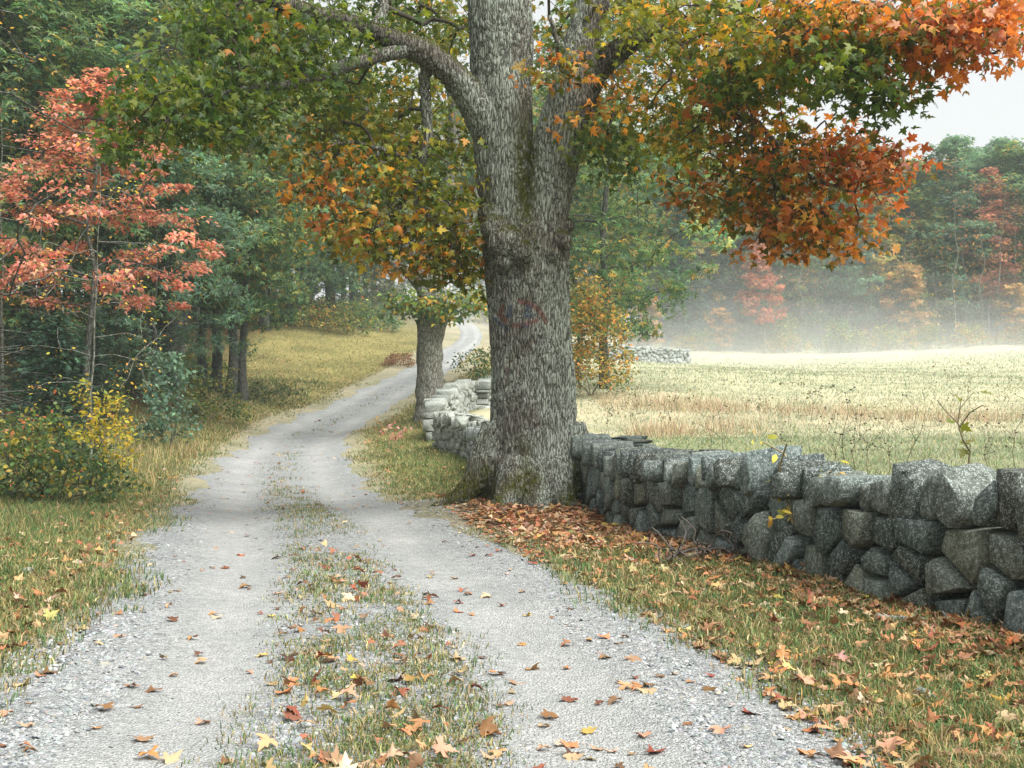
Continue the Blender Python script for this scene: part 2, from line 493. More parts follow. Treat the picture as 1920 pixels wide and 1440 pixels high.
_RA, _RB = ROAD[:-1, :2], ROAD[1:, :2]
_RD = _RB - _RA; _RL2 = (_RD ** 2).sum(1)
_RS = np.concatenate([[0], np.cumsum(np.sqrt(_RL2))])
def road_dist(x, y):
    """signed lateral distance (+ right) and arc parameter of the nearest centreline point."""
    x = np.asarray(x, float); y = np.asarray(y, float)
    out = np.empty(len(x)); arc = np.empty(len(x))
    for c in range(0, len(x), 8000):
        rx, ry = x[c:c + 8000, None] - _RA[:, 0], y[c:c + 8000, None] - _RA[:, 1]
        t = np.clip((rx * _RD[:, 0] + ry * _RD[:, 1]) / _RL2, 0, 1)
        d2 = (rx - t * _RD[:, 0]) ** 2 + (ry - t * _RD[:, 1]) ** 2
        i = np.argmin(d2, 1); r = np.arange(len(i))
        sg = np.where(_RD[i, 0] * ry[r, i] - _RD[i, 1] * rx[r, i] > 0, -1.0, 1.0)
        out[c:c + 8000] = np.sqrt(d2[r, i]) * sg
        arc[c:c + 8000] = _RS[i] + t[r, i] * np.sqrt(_RL2[i])
    return out, arc

# plan of the dry stone wall along the field, from beside the camera to the corner by the second tree and on uphill
WALL_A = np.array([(5.7, 1.8), (5.2, 3.2), (4.75, 4.6), (4.25, 6.2), (3.68, 8.0), (3.25, 9.4), (2.80, 10.9), (2.15, 12.9), (1.72, 14.8), (1.45, 16.6), (1.25, 17.8)])
WALL_B = np.array([(0.95, 18.6), (0.45, 21.5), (-0.35, 26.0), (-1.3, 30.0), (-2.35, 34.0)])
WALL_C = np.array([(-2.25, 35.3), (-1.9, 38.0), (-1.5, 42.0), (-0.85, 47.0), (0.3, 55.0), (2.0, 66.0)])
WALL_ALL = np.vstack([[(7.5, -4)], WALL_A, WALL_B, WALL_C, [(4.5, 80)]])

def wall_side(x, y):
    out = np.full(len(x), 1e9); sg = np.zeros(len(x))
    A, B = WALL_ALL[:-1], WALL_ALL[1:]
    for a, b in zip(A, B):
        D = b - a
        t = np.clip(((x - a[0]) * D[0] + (y - a[1]) * D[1]) / (D @ D), 0, 1)
        dx, dy = x - a[0] - t * D[0], y - a[1] - t * D[1]
        d = np.hypot(dx, dy); m = d < out
        out[m] = d[m]; sg[m] = np.where(D[0] * dy[m] - D[1] * dx[m] > 0, -1, 1)
    return out * sg

CP = []
def cp(px, py, d): CP.append(W(px, py, d))
def cz(x, y, z): CP.append(np.array([x, y, z]))
for p in road_ctrl: cz(*p)
for x in (-60, -25, -10, 10, 30, 60):
    cz(x, -40, 0.0)
for x, y, z in [(-14, 0, .15), (-9, 6, .12), (-5, 9, .10), (-6, 14, .12), (-8, 20, .18), (-7.5, 26, .15), (2.5, 5, 0.02), (2.2, 8, .05), (1.2, 11, .10), (-.3, 14, .12),
                (0.3, 17, .36), (-.9, 17, .26), (0.3, 16, .30), (1.0, 15.2, .22), (-1.5, 20, .12), (-.9, 23, .15), (-2.4, 26.5, .14)]:
    cz(x, y, z)
for p in [(720, 870, 30), (700, 835, 36), (792, 842, 34), (805, 785, 40), (740, 800, 42), (860, 730, 56), (900, 690, 70),
          (435, 745, 52), (330, 722, 48), (480, 790, 45), (150, 800, 36), (60, 860, 27), (100, 900, 24), (600, 650, 75), (480, 630, 76), (300, 660, 70),
          (700, 610, 92), (560, 720, 58), (250, 840, 32), (770, 640, 84), (100, 700, 60),
          (1120, 836, 22.5), (1300, 862, 18), (1900, 890, 13.5), (1500, 800, 32), (1900, 812, 30), (1500, 752, 45), (1900, 732, 50), (1200, 700, 62),
          (1900, 642, 100), (1600, 655, 100), (1300, 663, 95), (1200, 670, 90), (1110, 690, 70), (1050, 740, 46), (1060, 640, 92)]:
    cp(*p)
for x, y, z in [(16, 15, .9), (30, 18, 1.0), (45, 40, 2.2), (80, 60, 4), (90, 110, 10), (120, 20, 1.5), (-40, 40, 4), (-30, 20, 1.2), (-45, 80, 10), (-80, 50, 7),
                (-50, 0, 1.0), (-90, 0, 2.0), (90, -20, 0), (-30, 120, 13.5), (0, 125, 13), (30, 130, 11.5), (60, 130, 12), (-80, 130, 15), (0, 170, 17), (60, 180, 16), (-60, 180, 18), (120, 170, 15)]:
    cz(x, y, z)
CP = np.array(CP)
def wall_step(x, y):
    s = wall_side(x, y)
    return 0.62 * sstep(-0.25, 0.45, s) * sstep(30, 16, y)
_res = CP[:, 2] - wall_step(CP[:, 0], CP[:, 1])
_X = CP[:, :2] / 10.0
def _phi(r2): return 0.5 * r2 * np.log(r2 + 1e-12)
_n = len(_X)
_K = _phi(((_X[:, None] - _X[None]) ** 2).sum(2)) + np.eye(_n) * 0.004
_P = np.hstack([np.ones((_n, 1)), _X])
_sol = np.linalg.solve(np.block([[_K, _P], [_P.T, np.zeros((3, 3))]]), np.concatenate([_res, np.zeros(3)]))

def gz_base(x, y):
    x = np.atleast_1d(np.asarray(x, float)); y = np.atleast_1d(np.asarray(y, float))
    xc = np.clip(x, -110, 130); yc = np.clip(y, -45, 185)
    q = np.stack([xc, yc], 1) / 10.0
    z = np.zeros(len(q))
    for i in range(0, len(q), 20000):
        b = q[i:i + 20000]
        r2 = ((b[:, None] - _X[None]) ** 2).sum(2)
        z[i:i + 20000] = _phi(r2) @ _sol[:_n] + _sol[_n] + b @ _sol[_n + 1:]
    return z + wall_step(x, y)

ROAD_HALF = 2.05
def lowfreq(x, y, f, ph=0.0):
    return (np.sin(x * f * 1.3 + 1.7 + ph) * np.cos(y * f * 0.9 + .4 - ph) + np.sin((x + y) * f * .77 + 2.1 + ph) * np.sin((x - 1.3 * y) * f * .6 + ph)) * 0.5
def gz(x, y):
    x = np.atleast_1d(np.asarray(x, float)); y = np.atleast_1d(np.asarray(y, float))
    z = gz_base(x, y)
    u, _ = road_dist(x, y)
    onroad = sstep(3.0, 2.2, np.abs(u))
    rut = np.exp(-((np.abs(u) - 0.95) / 0.45) ** 2)
    z = z + onroad * (0.03 - 0.045 * rut)
    bumps = 0.05 * lowfreq(x, y, 1.9) + 0.025 * lowfreq(x, y, 5.3, 1.0) + 0.10 * lowfreq(x, y, 0.5, 2.0)
    z = z + bumps * (1 - onroad) * sstep(0.0, 1.0, np.abs(u) - 2.0) * 0.7
    return z

def axis(segments):
    out = []
    for a, b, h in segments:
        out.append(np.arange(a, b, h))
    return np.concatenate(out + [[segments[-1][1]]])
gx = axis([(-420, -120, 30), (-120, -40, 5), (-40, -14, 1.0), (-14, 8, 0.22), (8, 20, 0.6), (20, 60, 2), (60, 140, 6), (140, 420, 30)])
gy = axis([(-60, 0, 4), (0, 3, .5), (3, 30, 0.22), (30, 60, 0.5), (60, 120, 1.2), (120, 200, 5), (200, 480, 30)])
XX, YY = np.meshgrid(gx, gy, indexing='ij')
xf, yf = XX.ravel(), YY.ravel()
zf = gz(xf, yf)
u_all, _ = road_dist(xf, yf)
ws_all = wall_side(xf, yf)
def ground_colour(x, y, u, ws):
    n = 0.5 + 0.5 * lowfreq(x, y, 0.8, .3); n2 = 0.5 + 0.5 * lowfreq(x, y, 2.7, 1.1)
    c = np.zeros((len(x), 3))
    verge = np.array([0.11, 0.13, 0.050]) * (0.7 + 0.6 * n[:, None])
    dry = np.array([0.30, 0.235, 0.12])
    litter = np.array([0.20, 0.10, 0.05])
    field = np.array([0.30, 0.325, 0.245]); field2 = np.array([0.37, 0.34, 0.26])
    green = np.array([0.17, 0.21, 0.11])
    bank = np.array([0.185, 0.165, 0.075])
    floor = np.array([0.10, 0.065, 0.035])
    c[:] = verge
    c = c + (dry - c) * (0.35 * n2)[:, None]
    infield = sstep(-0.1, 0.4, ws) * sstep(90, 85, y + 0 * x)
    fcol = field + (field2 - field) * (0.25 + 0.5 * sstep(24, 34, y) * sstep(52, 42, y) + 0.25 * n)[:, None]
    fcol = fcol + (green - fcol) * ((.35 + .4 * n2) * sstep(30, 24, y))[:, None]
    c = c + (fcol - c) * infield[:, None]
    far = sstep(80, 90, y) * sstep(-0.1, .4, ws)
    c = c + (fcol - c) * far[:, None]
    bankm = sstep(34, 44, y) * sstep(0, -1.5, ws) * sstep(-3, -4, -np.abs(u) * 0 - 3.9)
    c = c + (bank * (0.75 + 0.5 * n[:, None]) - c) * bankm[:, None]
    # forest floor to the left
    fl = sstep(-10.5, -13.0, x + 0.00 * y) * sstep(28, 36, y) * sstep(58, 50, y) + sstep(-16, -19, x) * sstep(50, 60, y) + sstep(-12.5, -15, x) * sstep(10, 22, y) * sstep(36, 30, y)
    fl = np.clip(fl, 0, 1)
    c = c + (floor - c) * fl[:, None]
    # leaf banked round the old tree and along the wall foot
    tree = np.exp(-(((x - 0.4) / 1.9) ** 2 + ((y - 15.6) / 2.4) ** 2))
    foot = np.exp(-((ws + 0.5) / 0.45) ** 2) * sstep(20, 16, y) * (ws < 0)
    lm = np.clip(1.1 * tree + 0.9 * foot, 0, 1) * (ws < 0.05)
    c = c + (litter * (0.7 + 0.6 * n2[:, None]) - c) * (0.85 * lm)[:, None]
    # worn earth under the gravel
    rd = sstep(2.9, 2.1, np.abs(u))
    c = c + (np.array([0.26, 0.25, 0.22]) - c) * (0.7 * rd)[:, None]
    forest = np.clip(sstep(104, 110, y) + sstep(-30, -36, x), 0, 1)
    c = c + (floor - c) * forest[:, None]
    return c
gcol = ground_colour(xf, yf, u_all, ws_all)
nx, ny = len(gx), len(gy)
ii, jj = np.meshgrid(np.arange(nx - 1), np.arange(ny - 1), indexing='ij')
ii, jj = ii.ravel(), jj.ravel()
GF = np.stack([ii * ny + jj, (ii + 1) * ny + jj, (ii + 1) * ny + jj + 1, ii * ny + jj + 1], 1)
o = link("ground", mesh_of("ground", np.stack([xf, yf, zf], 1), GF, gcol, smooth=True), M["ground"])
tag(o, kind="structure")

# gravel track -----------------------------------------------------
def frame_road(step=0.2, s0=2.0):
    P = ROAD
    S = np.concatenate([[0], np.cumsum(np.linalg.norm(np.diff(P[:, :2], axis=0), axis=1))])
    s = np.arange(0, S[-1], step)
    c = np.stack([np.interp(s, S, P[:, 0]), np.interp(s, S, P[:, 1])], 1)
    t = np.gradient(c, axis=0); t = unit(t)
    return s, c, np.stack([t[:, 1], -t[:, 0]], 1)
rs, rc, rn = frame_road(0.22)
K = 45
uu = np.linspace(-1, 1, K)
edgeL = 2.12 + 0.35 * lowfreq(rs, rs * 0 + 3, 1.1) + 0.22 * lowfreq(rs, rs * .3, 3.7, 2)
edgeR = 2.12 + 0.35 * lowfreq(rs, rs * 0 + 9, 1.0) + 0.22 * lowfreq(rs, rs * .3, 3.3, 5)
near = sstep(24, 6, rs - 14)
edgeL = edgeL + 0.15 * near; edgeR = edgeR + 0.15 * near
edgeR = edgeR - .45 * np.exp(-((rs - 31.0) / 4.0) ** 2)
taper = 1 - .55 * sstep(58, 105, rs)
edgeL = edgeL * taper; edgeR = edgeR * taper
bend = 1 - .17 * np.exp(-((rs - 62) / 14.0) ** 2)
edgeL = edgeL * bend; edgeR = edgeR * bend
lat = np.where(uu[None] < 0, uu[None] * edgeL[:, None], uu[None] * edgeR[:, None])
RX = rc[:, None, 0] + rn[:, None, 0] * lat; RY = rc[:, None, 1] + rn[:, None, 1] * lat
RZ = gz(RX.ravel(), RY.ravel())
eh = 0.016 - 0.05 * sstep(0.80, 1.0, np.abs(uu))
RZ = RZ + np.tile(eh, len(rs)) + 0.006 * lowfreq(RX.ravel(), RY.ravel(), 9.0)
rutw = (np.exp(-((np.abs(lat) - 0.98 * taper[:, None]) / (0.42 * taper[:, None])) ** 2) * (.75 + .25 * lowfreq(RX, RY, 2.3))).ravel()
ii, jj = np.meshgrid(np.arange(len(rs) - 1), np.arange(K - 1), indexing='ij'); ii, jj = ii.ravel(), jj.ravel()
RF = np.stack([ii * K + jj, ii * K + jj + 1, (ii + 1) * K + jj + 1, (ii + 1) * K + jj], 1)
o = link("gravel_road", mesh_of("gravel_road", np.stack([RX.ravel(), RY.ravel(), RZ], 1), RF, smooth=True, attrs={"rut": np.clip(rutw * 1.1, 0, 1)}), M["gravel"])
tag(o, kind="structure")
def surf(x, y):
    """height of whatever surface lies on top at x,y"""
    z = gz(x, y); u, _ = road_dist(np.atleast_1d(x), np.atleast_1d(y))
    return z + 0.012 * (np.abs(u) < 1.9)
# ------------------------------------------------------------------ dry stone walls
def clip_poly(poly, p, n):
    """keep the side of poly where (x-p).n <= 0"""
    out = []
    for i in range(len(poly)):
        a, b = poly[i], poly[(i + 1) % len(poly)]
        da, db = np.dot(a - p, n), np.dot(b - p, n)
        if da <= 0: out.append(a)
        if (da < 0 < db) or (db < 0 < da):
            out.append(a + (b - a) * da / (da - db))
    return out

def voronoi_cells(S, box):
    x0, x1, y0, y1 = box
    cells = []
    for i, s in enumerate(S):
        poly = [np.array(q, float) for q in ((x0, y0), (x1, y0), (x1, y1), (x0, y1))]
        d = np.linalg.norm(S - s, axis=1)
        for j in np.argsort(d)[1:16]:
            if d[j] > 1.4 or len(poly) < 3: break
            poly = clip_poly(poly, (s + S[j]) / 2, S[j] - s)
        if len(poly) >= 3: cells.append(np.array(poly))
    return cells

def round_poly(P, gap, cut=0.14, resample=0):
    c = P.mean(0)
    r = np.linalg.norm(P - c, axis=1).mean()
    P = c + (P - c) * max(0.5, 1 - gap / r)
    Q = []
    for i in range(len(P)):
        a, b = P[i], P[(i + 1) % len(P)]
        if np.linalg.norm(b - a) < 0.02:
            Q.append((a + b) / 2); continue
        Q += [a + (b - a) * cut, a + (b - a) * (1 - cut)]
    return np.array(Q)

def noise3(V, f, amp, off):
    return np.array([[mn.noise(Vector((v[0] * f + off, v[1] * f, v[2] * f))), mn.noise(Vector((v[0] * f, v[1] * f + off, v[2] * f + 5))), mn.noise(Vector((v[0] * f + 9, v[1] * f, v[2] * f + off)))] for v in V]) * amp

import bmesh
def stone_mesh(P, depth, bulge, seed, fine=True):
    """Polygon P in the wall plane (x along, z up) -> an angular broken stone reaching 'depth' back from its face; face towards -y."""
    c = P.mean(0); Q = P - c
    n = len(Q)
    ext = min(np.ptp(Q[:, 0]), np.ptp(Q[:, 1]))
    tilt = rng.normal(0, 0.24, 2)
    pts = [(q[0] * k, depth * rng.uniform(.9, 1), q[1] * k) for q in Q for k in (rng.uniform(.75, .95),)]
    pts += [(q[0], 0.05 + rng.uniform(0, .08), q[1]) for q in Q]
    for q in Q:
        k = rng.uniform(.93, 1.0) if rng.uniform() < .72 else rng.uniform(.55, .8)
        pts.append((q[0] * k, rng.uniform(-.018, .018) + q @ tilt, q[1] * k))
    for _ in range(3 if fine else 1):
        q = Q[rng.integers(n)] * rng.uniform(.1, .6)
        pts.append((q[0], -rng.uniform(.1, .8) * bulge + q @ tilt, q[1]))
    bm = bmesh.new()
    for p in pts: bm.verts.new(p)
    r = bmesh.ops.convex_hull(bm, input=bm.verts[:])
    bmesh.ops.delete(bm, geom=[v for v in bm.verts if not v.link_faces], context='VERTS')
    if fine:
        bmesh.ops.subdivide_edges(bm, edges=bm.edges[:], cuts=1, use_grid_fill=True)
        bmesh.ops.triangulate(bm, faces=bm.faces[:])
    bm.verts.index_update()
    V = np.array([v.co[:] for v in bm.verts]); F = np.array([[v.index for v in f.verts] for f in bm.faces])
    bm.free()
    amp = 0.022 * ext
    V = V + noise3(V, 14.0, amp, seed * 3.1) + (noise3(V, 40.0, amp * .5, seed * 1.7) if fine else 0)
    return V, F, c

def rock_mesh(size, seed, chops=9, res=4, rnd=0.45):
    """Chopped, noisy boulder: returns V, F(quads)."""
    r = np.random.default_rng(seed)
    g = np.linspace(-1, 1, res + 1)
    V, F = [], []
    for ax in range(3):
        for sgn in (-1, 1):
            b = len(V)
            for u in g:
                for v in g:
                    p = [0, 0, 0]; p[ax] = sgn; p[(ax + 1) % 3] = u * sgn; p[(ax + 2) % 3] = v
                    V.append(p)
            for i in range(res):
                for j in range(res):
                    F.append((b + i * (res + 1) + j, b + (i + 1) * (res + 1) + j, b + (i + 1) * (res + 1) + j + 1, b + i * (res + 1) + j + 1))
    V = np.array(V, float)
    S = V / np.linalg.norm(V, axis=1)[:, None] * 1.25
    V = V * (1 - rnd) + S * rnd
    for _ in range(chops):
        n = unit(r.normal(size=3)); t = r.uniform(0.72, 0.98)
        d = V @ n
        V = V - np.maximum(d - t, 0)[:, None] * n
    V = V + noise3(V, 2.0, 0.10, seed * 2.3) + noise3(V, 6.0, 0.035, seed)
    return V * np.asarray(size) / 2, np.array(F)

class Plan:
    def __init__(s, pts):
        s.c = catmull(np.asarray(pts, float), 10)
        s.S = np.concatenate([[0], np.cumsum(np.linalg.norm(np.diff(s.c, axis=0), axis=1))])
        s.L = s.S[-1]
    def at(s, t):
        p = np.array([np.interp(t, s.S, s.c[:, 0]), np.interp(t, s.S, s.c[:, 1])])
        q = np.array([np.interp(t + .05, s.S, s.c[:, 0]), np.interp(t + .05, s.S, s.c[:, 1])])
        q0 = np.array([np.interp(t - .05, s.S, s.c[:, 0]), np.interp(t - .05, s.S, s.c[:, 1])])
        d = unit(q - q0)
        return p, d
    def ground(s, t, off=-0.45):
        p, d = s.at(t)
        n = np.array([d[1], -d[0]])                 # to the right of travel = field side
        return float(gz([p[0] + n[0] * off], [p[1] + n[1] * off])[0])

def build_wall(name, pts, label, group, body_h, cope_h, stone_w, row_h, cope_w, mat_body, mat_cope, thick=0.55, fine=True, limit=290, slabs=(), single=False, cope_gap=0.016):
    plan = Plan(pts)
    p0, _ = plan.at(0.0)
    base = np.array([p0[0], p0[1], plan.ground(0.0)])
    root = empty(name, base, label, "stone wall", group); root["kind"] = "thing"
    L = plan.L
    # travel runs away from the camera, so the face that looks at the road lies on the left
    S = []
    y = -0.12
    rows = int(round((body_h + 0.15) / row_h))
    for r in range(rows):
        x = rng.uniform(0, stone_w)
        while x < L:
            w = stone_w * rng.uniform(0.5, 1.6)
            S.append((x + w / 2, -0.12 + (r + 0.5) * row_h + rng.normal(0, row_h * 0.27)))
            x += w
    S = np.array(S)
    S = S[rng.uniform(size=len(S)) > .16]                  # a few big stones ...
    wdg = S[rng.choice(len(S), len(S) // 6, replace=False)] + rng.normal(0, .5, (len(S) // 6, 2)) * np.array([stone_w, row_h])
    wdg[:, 1] = np.clip(wdg[:, 1], -.1, body_h - .05)
    S = np.vstack([S, wdg])                                # ... and small wedges
    cells = voronoi_cells(S, (0, L, -0.15, body_h))
    pieces = []
    for i, P in enumerate(cells):
        if np.ptp(P[:, 0]) < 0.04 or np.ptp(P[:, 1]) < 0.04: continue
        Q = round_poly(P, 0.017, .05)
        V, F, c = stone_mesh(Q, thick * .9, rng.uniform(0.02, 0.06), i + 1.5, fine)
        pieces.append((V, F, c[0], c[1], rng.normal(0, 0.035), mat_body, "stone"))
    x = 0.0
    while x < L - 0.05:
        w = cope_w(x) * rng.uniform(0.6, 1.5)
        h = cope_h(x) * rng.uniform(0.70, 1.22)
        lean = rng.normal(0.0, 0.04); sl = rng.normal(0, 0.05) * min(1, w / .2)
        yb = body_h - rng.uniform(0.02, 0.09)
        P = np.array([(x, yb + rng.uniform(0, .05)), (x + w * rng.uniform(.3, .7), yb - rng.uniform(0, .06)), (x + w, yb + rng.uniform(0, .05)), (x + w + lean, yb + h * .6), (x + w * .96 + lean, body_h + h - sl), (x + w * .5 + lean, body_h + h + rng.uniform(-.01, .02)), (x + w * .04 + lean, body_h + h + sl), (x + lean, yb + h * .6)])
        P = P + rng.normal(0, .012, P.shape) * min(1, w / .15)
        Q = round_poly(P, cope_gap, 0.06)
        V, F, c = stone_mesh(Q, thick * rng.uniform(0.85, 1.05), rng.uniform(0.015, 0.05), len(pieces) + 40.5, fine)
        pieces.append((V, F, c[0], c[1], rng.normal(-0.02, 0.06), mat_cope, "cope_stone"))
        x += w
    for (t, off, sx, sy, sz, dz) in slabs:
        V, F4 = rock_mesh((sx, sy, sz), int(t * 31) + 5, 8, 4, 0.25)
        F = np.vstack([F4[:, [0, 1, 2]], F4[:, [0, 2, 3]]])
        pieces.append((V, F, t, body_h + cope_h(t) + dz, off + .08, mat_cope, "cap_slab"))
    order = sorted(range(len(pieces)), key=lambda i: pieces[i][2]) if not single else []
    keep = set(order[:limit])
    rest = []
    for i, (V, F, t, h, off, mat, nm) in enumerate(pieces):
        p, d = plan.at(t)
        n_out = np.array([-d[1], d[0]])                # towards the road
        z = plan.ground(t)
        ex = np.array([-d[0], -d[1], 0.0]); ey = np.array([-n_out[0], -n_out[1], 0.0])
        # local x along wall, local y into the wall, z up
        pos = np.array([p[0], p[1], z + h]) + np.append(n_out * (off if nm != "cap_slab" else -off), 0)
        R = np.stack([np.array([d[0], d[1], 0.0]), ey, np.array([0, 0, 1.0])], 1)
        if i in keep:
            me = mesh_of(nm, V, F)
            ob = link(nm, me, M[mat], root)
            ob.location = pos - base
            ob.rotation_euler = (0, 0, math.atan2(d[1], d[0]))
        else:
            rest.append((V @ R.T + pos - base, F, np.zeros((len(V), 3))))
    if rest:
        V, F, C = join(rest)
        ob = link("far_stones", mesh_of("far_stones", V, F), M[mat_body], root)
        ob["kind"] = "stuff"
    # dark packed rubble inside, so that joints are deep but not open
    ts = np.linspace(0.08, L - 0.08, int(L / 0.5) + 2)
    V = []
    for t in ts:
        p, d = plan.at(t); n = np.array([d[1], -d[0]]); z = plan.ground(t)
        for o_, h in ((0.14, -0.3), (0.14, body_h + 0.03), (thick * .8, body_h + 0.03), (thick * .8, -0.3)):
            V.append((p[0] + n[0] * o_ - base[0], p[1] + n[1] * o_ - base[1], z + h - base[2]))
    F = []
    for i in range(len(ts) - 1):
        for j in range(4):
            F.append((i * 4 + j, i * 4 + (j + 1) % 4, (i + 1) * 4 + (j + 1) % 4, (i + 1) * 4 + j))
    F += [(0, 1, 2, 3), tuple(len(V) - 4 + k for k in (3, 2, 1, 0))]
    link("rubble_core", mesh_of("rubble_core", np.array(V), np.array(F)), M["core"], root)
    return root

GW = "dry stone walls along the field"
def cope_h_a(t): return 0.36 if t < 7.2 else 0.27
def cope_w_a(t): return 0.25 if t < 8.6 else (0.17 if t < 10 else 0.11)
_sl = [(t, 0.20 + rng.uniform(-.05, .1), rng.uniform(.35, .75), rng.uniform(.3, .45), rng.uniform(.07, .11), -.03 + rng.uniform(0, .02)) for t in np.arange(10.4, 16.3, 0.55)]
build_wall("dry_stone_wall", WALL_A, "dark lichened dry stone wall right of the old maple, upright cope stones on top", GW, 0.70, cope_h_a, 0.40, 0.245, cope_w_a, "stone", "stone_cap", slabs=_sl)
build_wall("dry_stone_wall", WALL_B, "pale sunlit stretch of dry stone wall between the old maple and the second tree", GW, 0.80, lambda t: 0.28, 0.21, 0.17, lambda t: 0.15, "stone_pale_lit", "stone_pale_lit", fine=True,
           slabs=[(t, 0.2, rng.uniform(.4, .7), .42, .06, .02) for t in np.arange(4, 15.2, .55)], limit=298)
build_wall("dry_stone_wall", WALL_C[:5][::-1], "short grey stone wall climbing uphill behind the second tree, below the shrub", GW, 0.80, lambda t: 0.26, 0.28, 0.2, lambda t: 0.2, "stone_pale_lit", "stone_pale_lit", fine=True, limit=260)
build_wall("dry_stone_wall", [W(1296, 656, 87)[:2], W(1210, 662, 84)[:2], W(1130, 668, 81)[:2], W(1060, 690, 78)[:2]], "distant misty white stone wall at the far left corner of the field", GW, 0.95, lambda t: 0.25, 0.42, 0.27, lambda t: 0.35, "stone_pale_lit", "stone_pale_lit", fine=False, single=True)
# ------------------------------------------------------------------ the old maple beside the road
TD = 17.0
TS = FPX / TD
BASE = np.array([0.32, 17.0, 0.30])
def MP(px, py, dd=0.0): return W(px, py, TD + dd)

stems = {
    "main": [((1002, 985), 98, 0), ((1002, 925), 97, 0), ((1002, 880), 88, 0), ((1000, 800), 81, 0), ((998, 700), 77, 0), ((994, 600), 75, 0), ((990, 520), 79, 0), ((987, 455), 82, 0), ((986, 415), 72, 0.02), ((986, 380), 52, .05), ((986, 350), 26, .08)],
    "left": [((972, 450), 62, .0), ((962, 380), 62, 0), ((948, 300), 57, 0), ((943, 230), 56, 0), ((941, 150), 56, 0), ((940, 80), 59, 0), ((935, 0), 61, 0.0), ((925, -120), 52, 0.1), ((915, -300), 42, .2), ((930, -520), 30, .3), ((920, -760), 18, .5)],
    "right": [((1008, 470), 58, -.10), ((1018, 390), 44, -.24), ((1030, 310), 39, -.30), ((1049, 230), 38, -.30), ((1074, 150), 36, -.22), ((1093, 70), 33, -.05), ((1110, 0), 32, 0), ((1140, -140), 28, .1), ((1190, -320), 22, .2), ((1230, -560), 13, .4)],
    "rear": [((1020, 400), 45, .35), ((1050, 300), 38, .45), ((1075, 220), 32, .45), ((1110, 140), 27, .35), ((1160, 95), 22, .2), ((1210, 68), 17, -.1), ((1262, 50), 12, -.5)],
    "limb": [((950, 290), 42, -.1), ((905, 215), 34, -.2), ((862, 155), 27, -.35), ((812, 110), 23, -.5), ((750, 80), 21, -.7), ((680, 52), 18, -.9), ((600, 28), 16, -1.2), ((520, 2), 14, -1.4), ((430, -40), 15, -1.6), ((330, -95), 11, -1.8)],
}
def stem_path(key, n=7):
    st = stems[key]
    P = np.array([MP(a[0], a[1], dd) for a, _, dd in st]); R = np.array([h for _, h, _ in st]) / TS
    C = catmull(P, n); r = catmull(np.stack([R, R, R], 1), n)[:, 0]
    return C, r
parts_q = []
def addq(V, F):
    parts_q.append((V, F, np.zeros((len(V), 3))))
for kx in stems:
    C, r = stem_path(kx)
    addq(*tube(C, r, 20))
roots = [[((938, 800), 36, -.1), ((915, 870), 36, -.2), ((888, 910), 26, -.25), ((852, 938), 17, -.3), ((815, 955), 11, -.35), ((785, 968), 7, -.4), ((760, 984), 4, -.45)],
         [((1062, 800), 36, -.1), ((1085, 870), 34, -.15), ((1108, 915), 26, -.25), ((1135, 945), 22, -.35), ((1165, 972), 16, -.5), ((1195, 1000), 9, -.7)],
         [((975, 880), 46, -.45), ((955, 925), 28, -.75), ((930, 965), 14, -1.1), ((915, 990), 8, -1.3)],
         [((1035, 880), 46, -.45), ((1050, 930), 28, -.75), ((1075, 975), 15, -1.1)],
         [((1010, 890), 40, -.5), ((1005, 945), 26, -.85), ((1000, 985), 12, -1.2)],
         [((960, 880), 40, .4), ((900, 930), 18, .9)], [((1050, 880), 40, .4), ((1110, 930), 16, .9)]]
for rt in roots:
    P = np.array([MP(a[0], a[1], dd) for a, _, dd in rt]); R = np.array([h for _, h, _ in rt]) / TS
    addq(*tube(catmull(P, 6), catmull(np.stack([R] * 3, 1), 6)[:, 0], 14))
def ball(c, r, n=14, sq=(1, 1, 1)):
    th = np.linspace(0.02, np.pi - 0.02, n)
    P = np.stack([0 * th, 0 * th, -np.cos(th) * r * sq[2]], 1) + c
    return tube(P, np.sin(th) * r * sq[0], 16)
for c, r in [((948, 455, -.60), .25), ((928, 428, -.52), .19), ((978, 474, -.62), .18), ((945, 490, -.60), .14), ((1052, 452, -.42), .17), ((1035, 478, -.48), .14), ((1062, 425, -.25), .13), ((915, 400, -.35), .14), ((1000, 455, -.56), .13)]:
    addq(*ball(MP(*c), r))
V, F, _ = join(parts_q)
tmp = bpy.data.objects.new("trunk_tmp", mesh_of("trunk_tmp", V, F))
COL.objects.link(tmp)
md = tmp.modifiers.new("r", 'REMESH'); md.mode = 'VOXEL'; md.voxel_size = 0.0255; md.use_smooth_shade = True
sm = tmp.modifiers.new("s", 'SMOOTH'); sm.factor = 0.6; sm.iterations = 4
dg = bpy.context.evaluated_depsgraph_get()
tm = bpy.data.meshes.new_from_object(tmp.evaluated_get(dg))
bpy.data.objects.remove(tmp)
nv = len(tm.vertices)
co = np.zeros(nv * 3, np.float32); tm.vertices.foreach_get("co", co); co = co.reshape(-1, 3).astype(float)
no = np.zeros(nv * 3, np.float32); tm.vertices.foreach_get("normal", no); no = no.reshape(-1, 3).astype(float)
